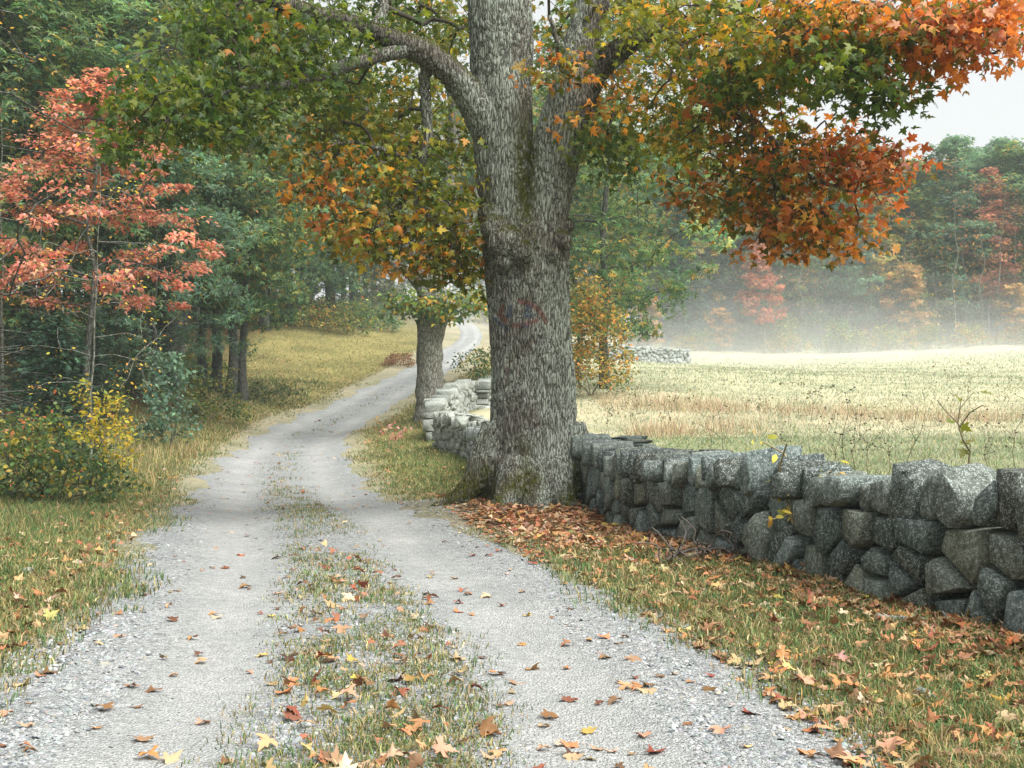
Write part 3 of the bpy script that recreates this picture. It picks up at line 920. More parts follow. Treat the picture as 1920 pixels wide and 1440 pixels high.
# bark relief: long plates with deep furrows
wob = np.array([mn.noise(Vector((p[0] * 1.6, p[1] * 1.6, p[2] * 1.6))) for p in co])
disp = np.zeros(nv)
for i, p in enumerate(co):
    w = wob[i]
    d4 = mn.voronoi(Vector((p[0] * 15 + w * 1.2, p[1] * 15 + w * 1.2, p[2] * 2.6 + w * 1.6)))[0]
    disp[i] = min((d4[1] - d4[0]) * 2.6, 1.0)
big = np.array([mn.noise(Vector((p[0] * 2.2 + 7, p[1] * 2.2, p[2] * .9))) for p in co])
thin = np.clip(1.0 - (co[:, 0] - BASE[0]) * 0 , 0, 1)
co2 = co + no * ((disp - 0.6) * 0.034 + big * 0.035)[:, None]
tm.vertices.foreach_set("co", (co2 - BASE).astype(np.float32).ravel())
pxv = 960 + co[:, 0] / co[:, 1] * FPX; pyv = YH + (EYE - co[:, 2]) / co[:, 1] * FPX
front = no[:, 1] < 0.35
def add_attr(me, name, v):
    a = me.attributes.new(name, 'FLOAT', 'POINT'); a.data.foreach_set("value", np.asarray(v, np.float32))
hgt = co[:, 2] - BASE[2]
mb = np.array([mn.noise(Vector((p[0] * 2.8 + 3, p[1] * 2.8, p[2] * 2.0))) for p in co])
moss = 1.1 * sstep(0.55, 0.0, hgt - 0.9 * mb - .35 * sstep(.45, .9, np.abs(co[:, 0] - BASE[0]))) + 0.9 * sstep(0.25, 0.7, no[:, 2]) * sstep(2.8, 3.4, hgt)
crotch = np.exp(-(((co[:, 0] - MP(985, 330)[0]) / .15) ** 2 + ((co[:, 2] - MP(985, 330)[2]) / .9) ** 2)) * 1.6 + 0.8 * np.exp(-(((co[:, 0] - MP(912, 360)[0]) / .12) ** 2 + ((co[:, 2] - MP(900, 400)[2]) / .35) ** 2))
add_attr(tm, "moss", np.clip(moss + crotch, 0, 1))
lich = 0.45 * sstep(-0.3, 0.6, no[:, 0]) * sstep(4.4, 2.4, hgt) + 0.42 * sstep(4.0, 5.2, hgt) * sstep(.6, 0, no[:, 0]) - 0.16 * np.exp(-((hgt - 3.75) / .6) ** 2) + .1
lich = lich - .8 * sstep(.7, 1.4, np.abs(co[:, 0] - BASE[0] + .2)) * sstep(3.5, 4.5, hgt)
add_attr(tm, "lichen", lich)
# the worn painted mark: a broken red oval, two blue dabs and blue strokes below it
def on_path(pts, w):
    d = np.full(nv, 1e9)
    for a, b in zip(pts[:-1], pts[1:]):
        a, b = np.array(a, float), np.array(b, float); D = b - a
        t = np.clip(((pxv - a[0]) * D[0] + (pyv - a[1]) * D[1]) / (D @ D), 0, 1)
        d = np.minimum(d, np.hypot(pxv - a[0] - t * D[0], pyv - a[1] - t * D[1]))
    return sstep(w, w * .45, d) * front
red = on_path([(974, 565), (990, 568), (1007, 578), (1019, 592), (1024, 603)], 6.5) + on_path([(946, 601), (934, 588), (942, 575)], 6.5) + on_path([(962, 611), (985, 608), (1008, 600)], 5.5) + .6 * on_path([(948, 690), (948, 716)], 4)
blue = on_path([(957, 576), (956, 592)], 7.5) + on_path([(991, 575), (987, 590), (996, 592)], 7) + on_path([(928, 597), (938, 608), (953, 618)], 5) + on_path([(976, 609), (990, 613)], 4.5)
add_attr(tm, "red_paint", np.clip(red, 0, 1)); add_attr(tm, "blue_paint", np.clip(blue, 0, 1))
tm.polygons.foreach_set("use_smooth", np.ones(len(tm.polygons), bool))
maple = empty("maple_tree", BASE, "huge old forked maple with lichened bark and a faded painted mark, beside the track", "tree")
tm.materials.clear()
link("trunk", tm, M["bark"], maple)

# secondary limbs drawn as separate boughs
boughs = [
    [((760, 92), 15, -.7), ((700, 108), 13, -.9), ((630, 128), 12, -1.2), ((560, 156), 10, -1.6), ((490, 162), 8, -2.0), ((420, 176), 6, -2.3), ((350, 205), 4, -2.6), ((290, 240), 2.5, -2.8)],
    [((800, 120), 13, -.4), ((795, 170), 11, -.3), ((803, 240), 10, -.2), ((790, 310), 8, -.2), ((778, 368), 7, -.1), ((806, 410), 5, 0), ((838, 452), 4, 0), ((870, 505), 2.5, 0)],
    [((790, 290), 5, -.2), ((750, 292), 4.5, -.3), ((700, 275), 4, -.4), ((640, 268), 3, -.6), ((590, 290), 2, -.8)],
    [((778, 368), 4, -.1), ((740, 395), 3.5, -.2), ((700, 430), 2.5, -.4), ((660, 470), 1.5, -.5)],
    [((700, 60), 12, -.8), ((720, 10), 9, -.6), ((700, -60), 7, -.4)],
    [((1250, 52), 12, -.5), ((1290, 110), 9, -1.0), ((1322, 160), 8, -1.4), ((1345, 210), 7, -1.8), ((1400, 222), 6, -2.2), ((1450, 260), 5, -2.6), ((1520, 330), 4, -2.9), ((1600, 360), 2.5, -3.1)],
    [((1262, 50), 10, -.5), ((1340, 20), 9, -1.3), ((1430, 5), 8, -2.2), ((1540, 15), 7, -3.2), ((1650, 10), 6, -4.0), ((1740, 60), 5, -4.5), ((1800, 90), 4, -4.8), ((1870, 100), 2.5, -5.0)],
    [((1450, 260), 4, -2.6), ((1455, 330), 3.5, -2.7), ((1480, 390), 3, -2.8), ((1530, 430), 2, -2.9)],
    [((1540, 15), 5, -3.2), ((1580, 80), 4, -3.9), ((1640, 130), 3, -4.4), ((1680, 190), 2, -4.7)],
    [((1070, 150), 7, -.4), ((1050, 115), 6, -.7), ((1045, 80), 5, -1.0), ((1030, 30), 4, -1.1)],
    [((1090, 230), 6, -.1), ((1140, 240), 5, -.1), ((1180, 270), 4, -.1), ((1200, 320), 2.5, 0)],
]
skel_pts, skel_len = [], []
bark_col = np.array([0.062, 0.052, 0.040])
for bg in boughs:
    P = np.array([MP(a[0], a[1], dd) for a, _, dd in bg])
    R = np.array([h for _, h, _ in bg]) / FPX * P[:, 1]
    C = catmull(P, 6); r = catmull(np.stack([R] * 3, 1), 6)[:, 0]
    C = C + rng.normal(0, .012, C.shape)
    V, F = tube(C, r, 8)
    link("bough", mesh_of("bough", V - BASE, F, np.tile(bark_col, (len(V), 1)), True), M["bark"], maple)
    skel_pts.append(C[3::3]); skel_len.append(np.linspace(1.0, 3.0, len(C[3::3])))
for kx in ("left", "right", "limb"):
    C, r = stem_path(kx, 5)
    sel = slice(len(C) // 2, None, 3)
    skel_pts.append(C[sel]); skel_len.append(np.full(len(C[sel]), 2.2))
skel = np.vstack(skel_pts); slen = np.concatenate(skel_len)

PAL = {
    "G": [(4, (.050, .095, .018)), (4, (.085, .135, .020)), (3.0, (.14, .17, .022)), (.22, (.42, .20, .03))],
    "GY": [(3, (.085, .13, .018)), (3.8, (.165, .19, .022)), (1.6, (.30, .27, .025)), (.5, (.46, .22, .03))],
    "GO": [(3.2, (.085, .125, .016)), (4.0, (.17, .19, .020)), (2.0, (.36, .28, .025)), (1.3, (.54, .25, .03))],
    "OG": [(2.4, (.075, .10, .015)), (2.4, (.17, .16, .018)), (2.6, (.52, .22, .03)), (.8, (.46, .14, .025)), (1.2, (.55, .32, .05))],
    "O": [(1.6, (.095, .10, .015)), (1.8, (.24, .165, .020)), (3, (.50, .18, .03)), (1.8, (.42, .12, .025)), (.6, (.56, .28, .12))],
    "R": [(1.2, (.14, .11, .018)), (2.0, (.46, .14, .035)), (2.0, (.38, .095, .03)), (1.2, (.52, .19, .06)), (.8, (.56, .27, .15))],
}
CL = [  # px, py, distance, rx, ry (photograph pixels), depth radius m, sprays, palette
    (480, 95, 15.4, 190, 100, 1.4, 78, "G"), (330, 185, 14.6, 130, 70, 1.1, 58, "G"), (265, 245, 14.4, 70, 50, .7, 24, "G"), (430, 210, 14.8, 110, 60, 1.0, 34, "G"), (560, 50, 16, 150, 70, 1.4, 46, "G"),
    (430, 30, 15.2, 120, 50, 1.2, 26, "G"), (700, 30, 17.8, 140, 70, 1.4, 48, "G"), (815, 55, 19, 80, 110, 1.2, 46, "GY"), (740, 180, 19.2, 130, 70, 1.4, 52, "GY"), (600, 150, 17.5, 110, 70, 1.2, 36, "G"),
    (690, 280, 17.2, 135, 80, 1.1, 48, "GY"), (610, 340, 16.6, 65, 85, .8, 26, "OG"), (785, 320, 17.2, 105, 105, 1.1, 46, "GY"), (850, 410, 17.2, 65, 100, .9, 36, "GO"), (735, 430, 17.0, 110, 65, .9, 32, "GO"),
    (820, 485, 17.0, 80, 40, .7, 22, "OG"), (870, 510, 17.1, 40, 45, .5, 13, "GO"), (660, 400, 16.6, 70, 60, .7, 16, "OG"), (590, 250, 16.8, 60, 50, .7, 12, "GY"),
    (1050, 45, 17.8, 36, 60, .4, 9, "GO"), (1062, 112, 15.9, 45, 22, .3, 8, "OG"), (1020, 128, 15.8, 22, 12, .2, 4, "O"), (1075, 215, 16.2, 30, 18, .2, 3, "OG"), (1130, 250, 16.4, 50, 35, .5, 11, "G"),
    (1185, 30, 17.2, 100, 65, 1.4, 44, "GO"), (1330, 50, 15.2, 130, 75, 1.4, 66, "GO"), (1480, 70, 13.6, 140, 75, 1.1, 66, "GO"), (1600, 115, 12.8, 115, 65, .9, 48, "G"), (1655, 178, 12.4, 55, 30, .4, 11, "G"), (1430, 130, 14.2, 110, 60, .9, 36, "G"),
    (1690, 30, 12.6, 115, 60, .9, 52, "O"), (1820, 35, 12.2, 100, 55, .7, 46, "R"), (1880, 70, 12.0, 45, 40, .4, 14, "R"), (1755, 100, 12.3, 50, 40, .4, 14, "O"), (1560, 20, 13, 100, 50, .8, 30, "OG"),
    (1150, 170, 17.6, 80, 65, .9, 28, "OG"), (1160, 280, 17.4, 60, 55, .7, 20, "G"), (1270, 190, 16.0, 85, 120, 1.1, 48, "GO"), (1345, 260, 15.2, 115, 95, .9, 46, "GO"), (1440, 330, 14.6, 105, 85, .9, 40, "OG"),
    (1550, 325, 14.1, 135, 100, .9, 29, "O"), (1675, 300, 13.8, 40, 40, .4, 6, "R"), (1590, 425, 14.0, 55, 38, .4, 9, "O"), (1450, 452, 14.3, 45, 22, .3, 5, "O"), (1390, 395, 14.8, 55, 32, .5, 8, "OG"), (1500, 250, 14.3, 70, 50, .6, 9, "OG"), (1625, 345, 13.9, 66, 80, .6, 17, "R"), (1600, 270, 14.0, 75, 45, .5, 11, "R"), (1480, 415, 14.3, 70, 45, .6, 17, "O"), (1540, 415, 14.1, 66, 46, .5, 15, "OG"), (1320, 355, 15.2, 60, 35, .6, 14, "O"), (1390, 180, 14.8, 80, 60, .8, 26, "OG"),
]
cent, cpal = [], []
for px, py, d, rx, ry, rd, n, pal in CL:
    q = rand_unit(n) * (rng.uniform(0.1, 1.0, (n, 1)) ** 0.5 * np.exp(rng.normal(0, .16, (n, 1))))
    X = np.stack([px + q[:, 0] * rx, py + q[:, 1] * ry, d + q[:, 2] * rd], 1)
    for x in X:
        cent.append(W(*x)); cpal.append(pal)
# crown above the picture
n_up = 330
q = rand_unit(n_up * 2) * rng.uniform(0.2, 1, (n_up * 2, 1)) ** .5
up = np.array([1.0, 15.5, 11.3]) + q * np.array([7.5, 6.0, 3.8])
pyu = YH + (EYE - up[:, 2]) / up[:, 1] * FPX
up = up[(pyu < -40)][:n_up]
for x in up:
    cent.append(x); cpal.append("GO" if x[0] > 0 else "G")
cent = np.array(cent)
par, N, wgt, nr = prim(skel, slen * .4, cent, 0.35)
V, F = skeleton_mesh(par, N, wgt, nr, 0.0055, 0.47, 5, 0.08, 0.07)
link("twigs", mesh_of("twigs", V - BASE, F, np.tile(bark_col * .9, (len(V), 1))), M["twig"], maple)

def leaf_cloud(cent, per, spread, size, pal, flat=0.45, droop=0.5, outward=None):
    n = len(cent)
    k = rng.integers(int(per * .6), int(per * 1.45) + 1, n)
    idx = np.repeat(np.arange(n), k); m = len(idx)
    off = rand_unit(m) * rng.uniform(0.15, 1, (m, 1)) ** .6 * spread
    off[:, 2] *= flat
    P = cent[idx] + off
    P[:, 2] -= 0.25 * spread * np.linalg.norm(off[:, :2], axis=1) / spread
    nrm = rand_unit(m) * 0.75 + np.array([0, 0, 0.65]) + np.array([0, -0.25, 0])
    tip = off * 1.2 + rand_unit(m) * 0.35 * spread + np.array([0, 0, -droop * spread])
    R = frames(nrm, tip)
    S = size * rng.uniform(0.5, 1.35, m)
    C = np.zeros((m, 3))
    return P, R, S, idx
P, R, S, idx = leaf_cloud(cent, 14.5, 0.50, 0.112, None)
cpal = np.array(cpal)
C = np.zeros((len(P), 3))
for key in PAL:
    m = cpal[idx] == key
    # leaves of one spray turn together
    tone = np.exp(rng.normal(0, .16, len(cent)))[idx[m]]
    spray = pick(PAL[key], len(cent), .10)[idx[m]]; own = pick(PAL[key], int(m.sum()), .12)
    same = rng.uniform(size=int(m.sum())) < .62
    C[m] = np.clip(np.where(same[:, None], spray * np.exp(rng.normal(0, .12, (int(m.sum()), 1))), own) * tone[:, None], .004, .8)
pxl = 960 + P[:, 0] / P[:, 1] * FPX; pyl = YH + (EYE - P[:, 2]) / P[:, 1] * FPX
inview = (pxl > 0) & (pxl < 1920) & (pyl > 0) & (pyl < 640)
big_px = S / P[:, 1] * inview
order = np.argsort(-big_px)
single = order[:298]
rest = np.setdiff1d(np.arange(len(P)), single)
hi = rest[pyl[rest] < -25]; rest = rest[pyl[rest] >= -25]
MT2, _ = maple_template(.34, .55); MT3, _ = maple_template(-.16, .85)
r1, r2, r3 = rest[::3], rest[1::3], rest[2::3]
V, F, CC = join([scatter(T_, MAPLE_F, P[q_] - BASE, R[q_], S[q_], C[q_], 0.12) for T_, q_ in ((MAPLE_T, r1), (MT2, r2), (MT3, r3))] + [ scatter(STAR_T * np.array([1.2, 1, 1]), STAR_F, P[hi] - BASE, R[hi], S[hi], C[hi])])
fo = link("foliage", mesh_of("foliage", V, F, CC), M["leaf"], maple)
fo["kind"] = "stuff"
# the largest leaves one by one; alike leaves share a mesh
protos = {}
for i in single:
    key = tuple(np.round(np.log(C[i]) * 1.6).astype(int))
    if key not in protos:
        protos[key] = mesh_of("leaf", MAPLE_T, MAPLE_F, np.tile(C[i], (len(MAPLE_T), 1)))
    ob = link("leaf", protos[key], M["leaf"], maple)
    from mathutils import Matrix
    ob.matrix_local = Matrix.Translation(Vector(P[i] - BASE)) @ Matrix(R[i].tolist()).to_4x4() @ Matrix.Scale(float(S[i]), 4)
# ------------------------------------------------------------------ trees of the wood
def trunk_path(h, lean=0.03, n=9):
    t = np.linspace(0, 1, n)
    a = rng.uniform(0, 2 * np.pi)
    P = np.stack([np.cos(a) * lean * h * t ** 1.5, np.sin(a) * lean * h * t ** 1.5, h * t - 0.25 * (t == 0)], 1)
    P[1:-1, :2] += rng.normal(0, 0.006 * h, (n - 2, 2))
    return catmull(P, 4)

def make_tree(h, cb, cr, nclump, per, clump_r, leaf, pal, trunk_r, bark="bark_dark", profile=None, tmpl="sprig", lean=0.03, flat=0.45, bare=14, alpha=.45, twig_col=None, sparse=1.0):
    """Broadleaf tree: returns trunk mesh (with limbs) and crown mesh; cb = height where the crown begins."""
    C = trunk_path(h * 0.94, lean)
    t = np.linspace(0, 1, len(C))
    r = trunk_r * (1 - 0.88 * t) * (1 + 0.5 * np.exp(-t * 22))
    Vt, Ft = tube(C, r, 9)
    prof = profile or (lambda u: np.sin(np.pi * (0.14 + 0.80 * u)) ** 0.75)
    u = rng.uniform(0, 1, nclump) ** 0.9
    a = rng.uniform(0, 2 * np.pi, nclump)
    rr = cr * prof(u) * np.sqrt(rng.uniform(0.08, 1.0, nclump)) * np.exp(rng.normal(0, .12, nclump))
    z = cb + (h - cb) * u
    ax = np.stack([np.interp(np.clip(z, 0, C[-1, 2]), C[:, 2], C[:, i]) for i in (0, 1)], 1)
    cent = np.stack([ax[:, 0] + rr * np.cos(a), ax[:, 1] + rr * np.sin(a), z - 0.10 * rr], 1)
    rootz = C[(C[:, 2] > cb * 0.75)]
    par, N, w, nr = prim(rootz, rootz[:, 2] * .10, cent, alpha)
    Vb, Fb = skeleton_mesh(par, N, w, nr, 0.014 if per > 6 else .007, 0.5, 4, 0.07, trunk_r * (.55 if per > 6 else .3))
    parts = [(Vt, Ft, 0 * Vt), (Vb, Fb, 0 * Vb)]
    if bare:                                            # dead side branches below the crown
        zb = rng.uniform(cb * .25, cb * 1.1, bare); ab = rng.uniform(0, 2 * np.pi, bare); lb = rng.uniform(.5, 2.0, bare)
        A = np.stack([np.interp(zb, C[:, 2], C[:, 0]), np.interp(zb, C[:, 2], C[:, 1]), zb], 1)
        B = A + np.stack([np.cos(ab) * lb, np.sin(ab) * lb, rng.uniform(-.2, .5, bare) * lb], 1)
        Vd, Fd = segs(A, B, np.full(bare, .022), np.full(bare, .006), 4)
        parts.append((Vd, Fd, 0 * Vd))
    V, F, _ = join(parts)
    tm = mesh_of("trunk", V, F, None, True)
    tm.materials.append(M[bark])
    k = rng.integers(int(per * .6), int(per * 1.4) + 1, nclump)
    idx = np.repeat(np.arange(nclump), k); m = len(idx)
    off = rand_unit(m) * (rng.uniform(0.05, 1, (m, 1)) ** .6) * clump_r * np.exp(rng.normal(0, .25, nclump))[idx][:, None]
    off[:, 2] *= flat
    P = cent[idx] + off
    nrm = rand_unit(m) * .7 + np.array([0, 0, .75]) + unit(P - np.array([0, 0, cb + (h - cb) * .4])) * .35
    tip = off + unit(P * np.array([1, 1, 0])) * .4 * clump_r + rand_unit(m) * .4 * clump_r + np.array([0, 0, -.35 * clump_r])
    tone = np.exp(rng.normal(0, .22, nclump))[idx][:, None]
    Cc = np.clip(pick(pal, m, .2) * tone, .004, .8)
    # a whole clump may have turned
    T, TF = {"sprig": (SPRIG_T, SPRIG_F), "star": (STAR_T, STAR_F), "ovate": (OVATE_T, OVATE_F)}[tmpl]
    V, F, CC = scatter(T, TF, P, frames(nrm, tip), leaf * rng.uniform(.6, 1.3, m), Cc)
    cm = mesh_of("crown", V, F, CC)
    cm.materials.append(M["far_leaf"])
    return tm, cm

def make_conifer(h, r, pal, trunk_r, low=0.04, dens=1.0, needle=0.42):
    C = trunk_path(h, 0.01)
    t = np.linspace(0, 1, len(C))
    Vt, Ft = tube(C, trunk_r * (1 - .95 * t), 8)
    A, B, ra, P, D = [], [], [], [], []
    z = h * low
    while z < h * .985:
        u = (z / h - low) / (1 - low)
        rad = r * (1 - u) ** .8 * rng.uniform(.75, 1.1) + .1
        nb = int(rng.integers(5, 8))
        a0 = rng.uniform(0, 6.28)
        for b in range(nb):
            a = a0 + b * 6.28 / nb + rng.normal(0, .2); L = rad * rng.uniform(.7, 1.15)
            d = np.array([math.cos(a), math.sin(a), rng.normal(-.12, .1) + .35 * u])
            p0 = np.array([np.interp(z, C[:, 2], C[:, 0]), np.interp(z, C[:, 2], C[:, 1]), z])
            p1 = p0 + d * L
            A.append(p0); B.append(p1); ra.append(.012 + .016 * L)
            ns = max(3, int(L / 0.13 * dens))
            for s in np.linspace(.18, 1.0, ns):
                for side in (-1, 1):
                    q = p0 + d * L * s
                    sd = np.array([-math.sin(a), math.cos(a), 0]) * side
                    P.append(q + rng.normal(0, .04, 3)); D.append(d * rng.uniform(.4, 1.0) + sd * rng.uniform(.3, .9) * (1.15 - s) + np.array([0, 0, rng.normal(-.15, .15)]))
        z += h * rng.uniform(.022, .036) * (1.2 - .5 * u)
    A, B, P, D = map(np.array, (A, B, P, D))
    Vb, Fb = segs(A, B, np.array(ra), np.full(len(A), .006), 4)
    V, F, _ = join([(Vt, Ft, 0 * Vt), (Vb, Fb, 0 * Vb)])
    tm = mesh_of("trunk", V, F, None, True); tm.materials.append(M["bark_dark"])
    m = len(P)
    nrm = np.array([0, 0, 1.0]) + rng.normal(0, .45, (m, 3))
    V, F, CC = scatter(NEEDLE_T, NEEDLE_F, P, frames(nrm, D), needle * rng.uniform(.7, 1.35, m), pick(pal, m, .22))
    cm = mesh_of("crown", V, F, CC); cm.materials.append(M["needle"])
    return tm, cm

def make_bush(h, r, nclump, per, leaf, pal, clump_r=.25, tmpl="ovate", stem_col=(.09, .075, .06), stems=7, flat=.7, up=.4):
    stems = 1
    base = np.array([[0.0, 0.0, -.05]])
    u = rng.uniform(.12, 1, nclump); a = rng.uniform(0, 6.28, nclump)
    rr = r * np.sqrt(rng.uniform(.05, 1, nclump)) * (1 - .55 * u ** 2.2) * np.exp(rng.normal(0, .14, nclump))
    cent = np.stack([rr * np.cos(a), rr * np.sin(a), h * u * np.exp(rng.normal(0, .1, nclump))], 1)
    par, N, w, nr = prim(base, np.zeros(stems), cent, .55)
    V, F = skeleton_mesh(par, N, w, nr, .004, .45, 4, .05, .05)
    sm = mesh_of("stems", V, F, np.tile(np.array(stem_col), (len(V), 1))); sm.materials.append(M["twig"])
    k = rng.integers(int(per * .5), int(per * 1.5) + 1, nclump)
    idx = np.repeat(np.arange(nclump), k); m = len(idx)
    off = rand_unit(m) * rng.uniform(.1, 1, (m, 1)) ** .6 * clump_r; off[:, 2] *= flat
    P = cent[idx] + off
    nrm = rand_unit(m) * .8 + np.array([0, -.15, up + .2]); tip = off + rand_unit(m) * clump_r * .5 + np.array([0, 0, -.2 * clump_r])
    T, TF = {"sprig": (SPRIG_T, SPRIG_F), "star": (STAR_T, STAR_F), "ovate": (OVATE_T, OVATE_F), "maple": (MAPLE_T, MAPLE_F)}[tmpl]
    tone = np.exp(rng.normal(0, .2, nclump))[idx][:, None]
    if callable(pal):
        Cc = pal(P, m)
    else:
        Cc = np.clip(pick(pal, m, .18) * tone, .004, .8)
    V, F, CC = scatter(T, TF, P, frames(nrm, tip), leaf * rng.uniform(.6, 1.3, m), Cc)
    cm = mesh_of("foliage", V, F, CC); cm.materials.append(M["far_leaf"])
    return sm, cm

def place(proto, name, x, y, label, cat, group=None, s=1.0, rz=None, dz=0.0, sz=None, names=("trunk", "crown"), tilt=0.0):
    z = float(gz([x], [y])[0]) + dz
    e = empty(name, (x, y, z), label, cat, group, rng.uniform(0, 6.28) if rz is None else rz, s)
    if sz: e.scale = (s, s, s * sz)
    if tilt: e.rotation_euler = (rng.normal(0, tilt), rng.normal(0, tilt), e.rotation_euler[2])
    for nm, me in zip(names, proto):
        ob = bpy.data.objects.new(nm, me); COL.objects.link(ob); ob.parent = e
    return e

FG = [(3, (.055, .120, .055)), (4, (.092, .165, .072)), (2.6, (.15, .225, .095)), (1.0, (.27, .26, .07)), (.3, (.42, .25, .06))]
FGY = [(3, (.075, .135, .055)), (3.4, (.12, .18, .065)), (1.5, (.23, .23, .055)), (.8, (.42, .27, .06)), (.3, (.42, .17, .05))]
FY = [(2, (.13, .17, .06)), (3, (.26, .24, .06)), (2, (.44, .28, .06)), (.8, (.40, .14, .04))]
FR = [(3, (.46, .155, .105)), (3, (.52, .22, .16)), (1.0, (.38, .10, .07)), (.8, (.48, .27, .16)), (.4, (.22, .20, .07))]
FO = [(3, (.46, .19, .06)), (2, (.50, .27, .08)), (1.2, (.40, .12, .05)), (.8, (.20, .17, .05))]
FT = [(3, (.085, .165, .105)), (3, (.12, .20, .13)), (1, (.17, .25, .15)), (.3, (.2, .2, .06))]
FC = [(3, (.036, .085, .058)), (3, (.058, .12, .08)), (1, (.09, .16, .10))]
P_big = [make_tree(22, 6.0, 4.8, 220, 48, .95, .25, FG, .24), make_tree(20, 5.0, 4.4, 200, 48, .9, .24, FG, .21), make_tree(23, 7.5, 4.6, 210, 48, 1.0, .26, FGY, .25)]
P_edge = [make_tree(17, 2.6, 5.2, 220, 54, .95, .22, FG, .20), make_tree(15, 2.4, 4.6, 200, 52, .85, .21, FGY, .18), make_tree(14, 2.2, 4.4, 190, 52, .9, .21, FT, .16)]
P_far = [make_tree(17, 1.8, 3.4, 150, 40, .85, .33, FG, .15), make_tree(16, 1.5, 3.2, 145, 40, .85, .30, FGY, .14), make_tree(14, 1.6, 3.0, 120, 38, .8, .30, FY, .13, bark="bark_pale"), make_tree(18, 2.2, 3.4, 150, 40, .85, .33, FT, .15)]
P_con = [make_conifer(14, 2.8, FC, .16, dens=.6, needle=.75), make_conifer(11, 2.4, FC, .13, dens=.7, needle=.62), make_conifer(17, 3.1, FC, .2, dens=.5, needle=.85)]
P_bare = [make_tree(13, 3.2, 2.6, 90, 3, .5, .14, FY, .075, bark="bark2", bare=26, lean=.04), make_tree(15, 4.0, 2.2, 80, 3, .5, .14, FO, .07, bark="bark2", bare=22, lean=.035)]
P_pole = [make_tree(19, 10, 2.6, 60, 50, .9, .25, FG, .15, bare=26), make_tree(20, 11, 2.4, 60, 50, .9, .25, FG, .19, bare=22)]
P_clus = [make_tree(20, 4.6, 4.2, 170, 48, .9, .23, FG, .27, bare=10, lean=.05), make_tree(19, 5.2, 3.8, 150, 48, .9, .23, FGY, .23, bare=10, lean=.06)]
def cone_prof(u): return np.sin(np.pi * (0.10 + 0.86 * u)) ** .8 * (1.15 - .55 * u)
FR_HAZED = [(3, (.40, .145, .105)), (2, (.46, .21, .15)), (1, (.34, .12, .09)), (1, (.42, .25, .14))]  # reds dulled, the distant haze is put into the leaf colour
FO_HAZED = [(3, (.40, .22, .10)), (2, (.44, .29, .14)), (1.4, (.24, .22, .09))]  # oranges muted the same way, with haze in the colour
P_red = [make_tree(13.5, 3.5, 2.7, 120, 50, .62, .24, FR_HAZED, .10, bark="bark2", profile=cone_prof, flat=.55), make_tree(9, 2.2, 1.9, 70, 46, .55, .22, FR_HAZED, .07, bark="bark2", profile=cone_prof, flat=.5, lean=.08)]
P_org = [make_tree(6.5, .9, 2.0, 60, 42, .5, .22, FO_HAZED, .06, bark="bark2", flat=.5), make_tree(4.5, .5, 1.8, 50, 40, .5, .2, FO_HAZED, .05, flat=.4)]

LANDMARKS = []
ORD = {}
def label_by(x, y, what, tail):
    """Say which landmark of the far wood or left wood a tree stands nearest to, as seen from the track."""
    px = 960 + x / y * FPX
    best = min(LANDMARKS, key=lambda l: abs(l[0] - px))
    rel = "behind" if abs(best[0] - px) < 22 else ("left of" if px < best[0] else "right of")
    return f"{what} {rel} {best[1]}{tail}"
placed = []
def dart(x0, x1, y0, y1, n, dmin, ok):
    out = []
    for _ in range(n * 30):
        x, y = rng.uniform(x0, x1), rng.uniform(y0, y1)
        if not ok(x, y): continue
        if all((x - a) ** 2 + (y - b) ** 2 > dmin ** 2 for a, b in placed):
            placed.append((x, y)); out.append((x, y))
            if len(out) >= n: break
    return out
def at_px(px, d): return (px - 960) / FPX * d

# --- named individuals of the left wood
x = at_px(205, 33)
RM = make_tree(11.4, 4.2, 3.5, 140, 66, .62, .165, FR, .13, bark="bark_dark", profile=lambda u: np.sin(np.pi * (.16 + .78 * u)) ** .7 * (1.2 - .6 * u), flat=.32, tmpl="star", alpha=.35, bare=5)
place(RM, "red_maple_tree", x - .8, 33.5, "coral red maple with layered sprays at the edge of the left wood", "tree", rz=1.0, s=.93)
placed.append((x, 33.5))
for i, (px, d, s, lab) in enumerate([
        (325, 46, 1.0, "thick straight grey trunk at the wood's edge, leftmost of the big trunks"),
        (382, 50, .85, "slim dark trunk between the two thickest trunks at the wood's edge"),
        (404, 52, .9, "dark trunk standing close behind the twin trunks by the bank"),
        (432, 49, .95, "taller of the twin trunks at the foot of the grassy bank"),
        (456, 49.5, .75, "thinner leaning one of the twin trunks at the foot of the grassy bank")]):
    xx = at_px(px, d); placed.append((xx, d))
    place(P_clus[i % 2], "forest_tree", xx, d, lab, "tree", "tall trunks at the edge of the left wood", s=1.0 * s, rz=i * 1.3, tilt=.015)
for i, (px, d, pr, s, lab) in enumerate([
        (500, 80, P_edge[0], 1.25, "broad green tree with low boughs above the grassy bank"),
        (655, 93, P_edge[1], 1.2, "green and yellow tree at the top of the grassy bank"),
        (560, 88, P_edge[2], 1.35, "pale bluish green tree standing behind the grassy bank"),
        (610, 90, P_edge[0], 1.2, "dark green tree whose low boughs hang left of the second trunk"),
        (290, 42, P_edge[2], .75, "pale green tree behind the coral red maple"),
        (735, 96, P_edge[1], 1.0, "yellowish tree above the bend of the track, left of the second trunk"),
        (60, 40, P_edge[0], 1.0, "dark green low branched tree behind the red maple at the picture's left border"),
        (1135, 50, P_edge[0], 1.05, "large green tree with spreading crown behind the old maple, by the field corner"),
        (1080, 60, P_edge[1], 1.0, "green and orange tree overhanging the field corner"),
        (930, 112, P_edge[0], 1.0, "green tree where the track disappears over the hill")]):
    xx = at_px(px, d); placed.append((xx, d))
    place(pr, "broadleaf_tree", xx, d, lab, "tree", s=s, rz=i * .9 + .4)
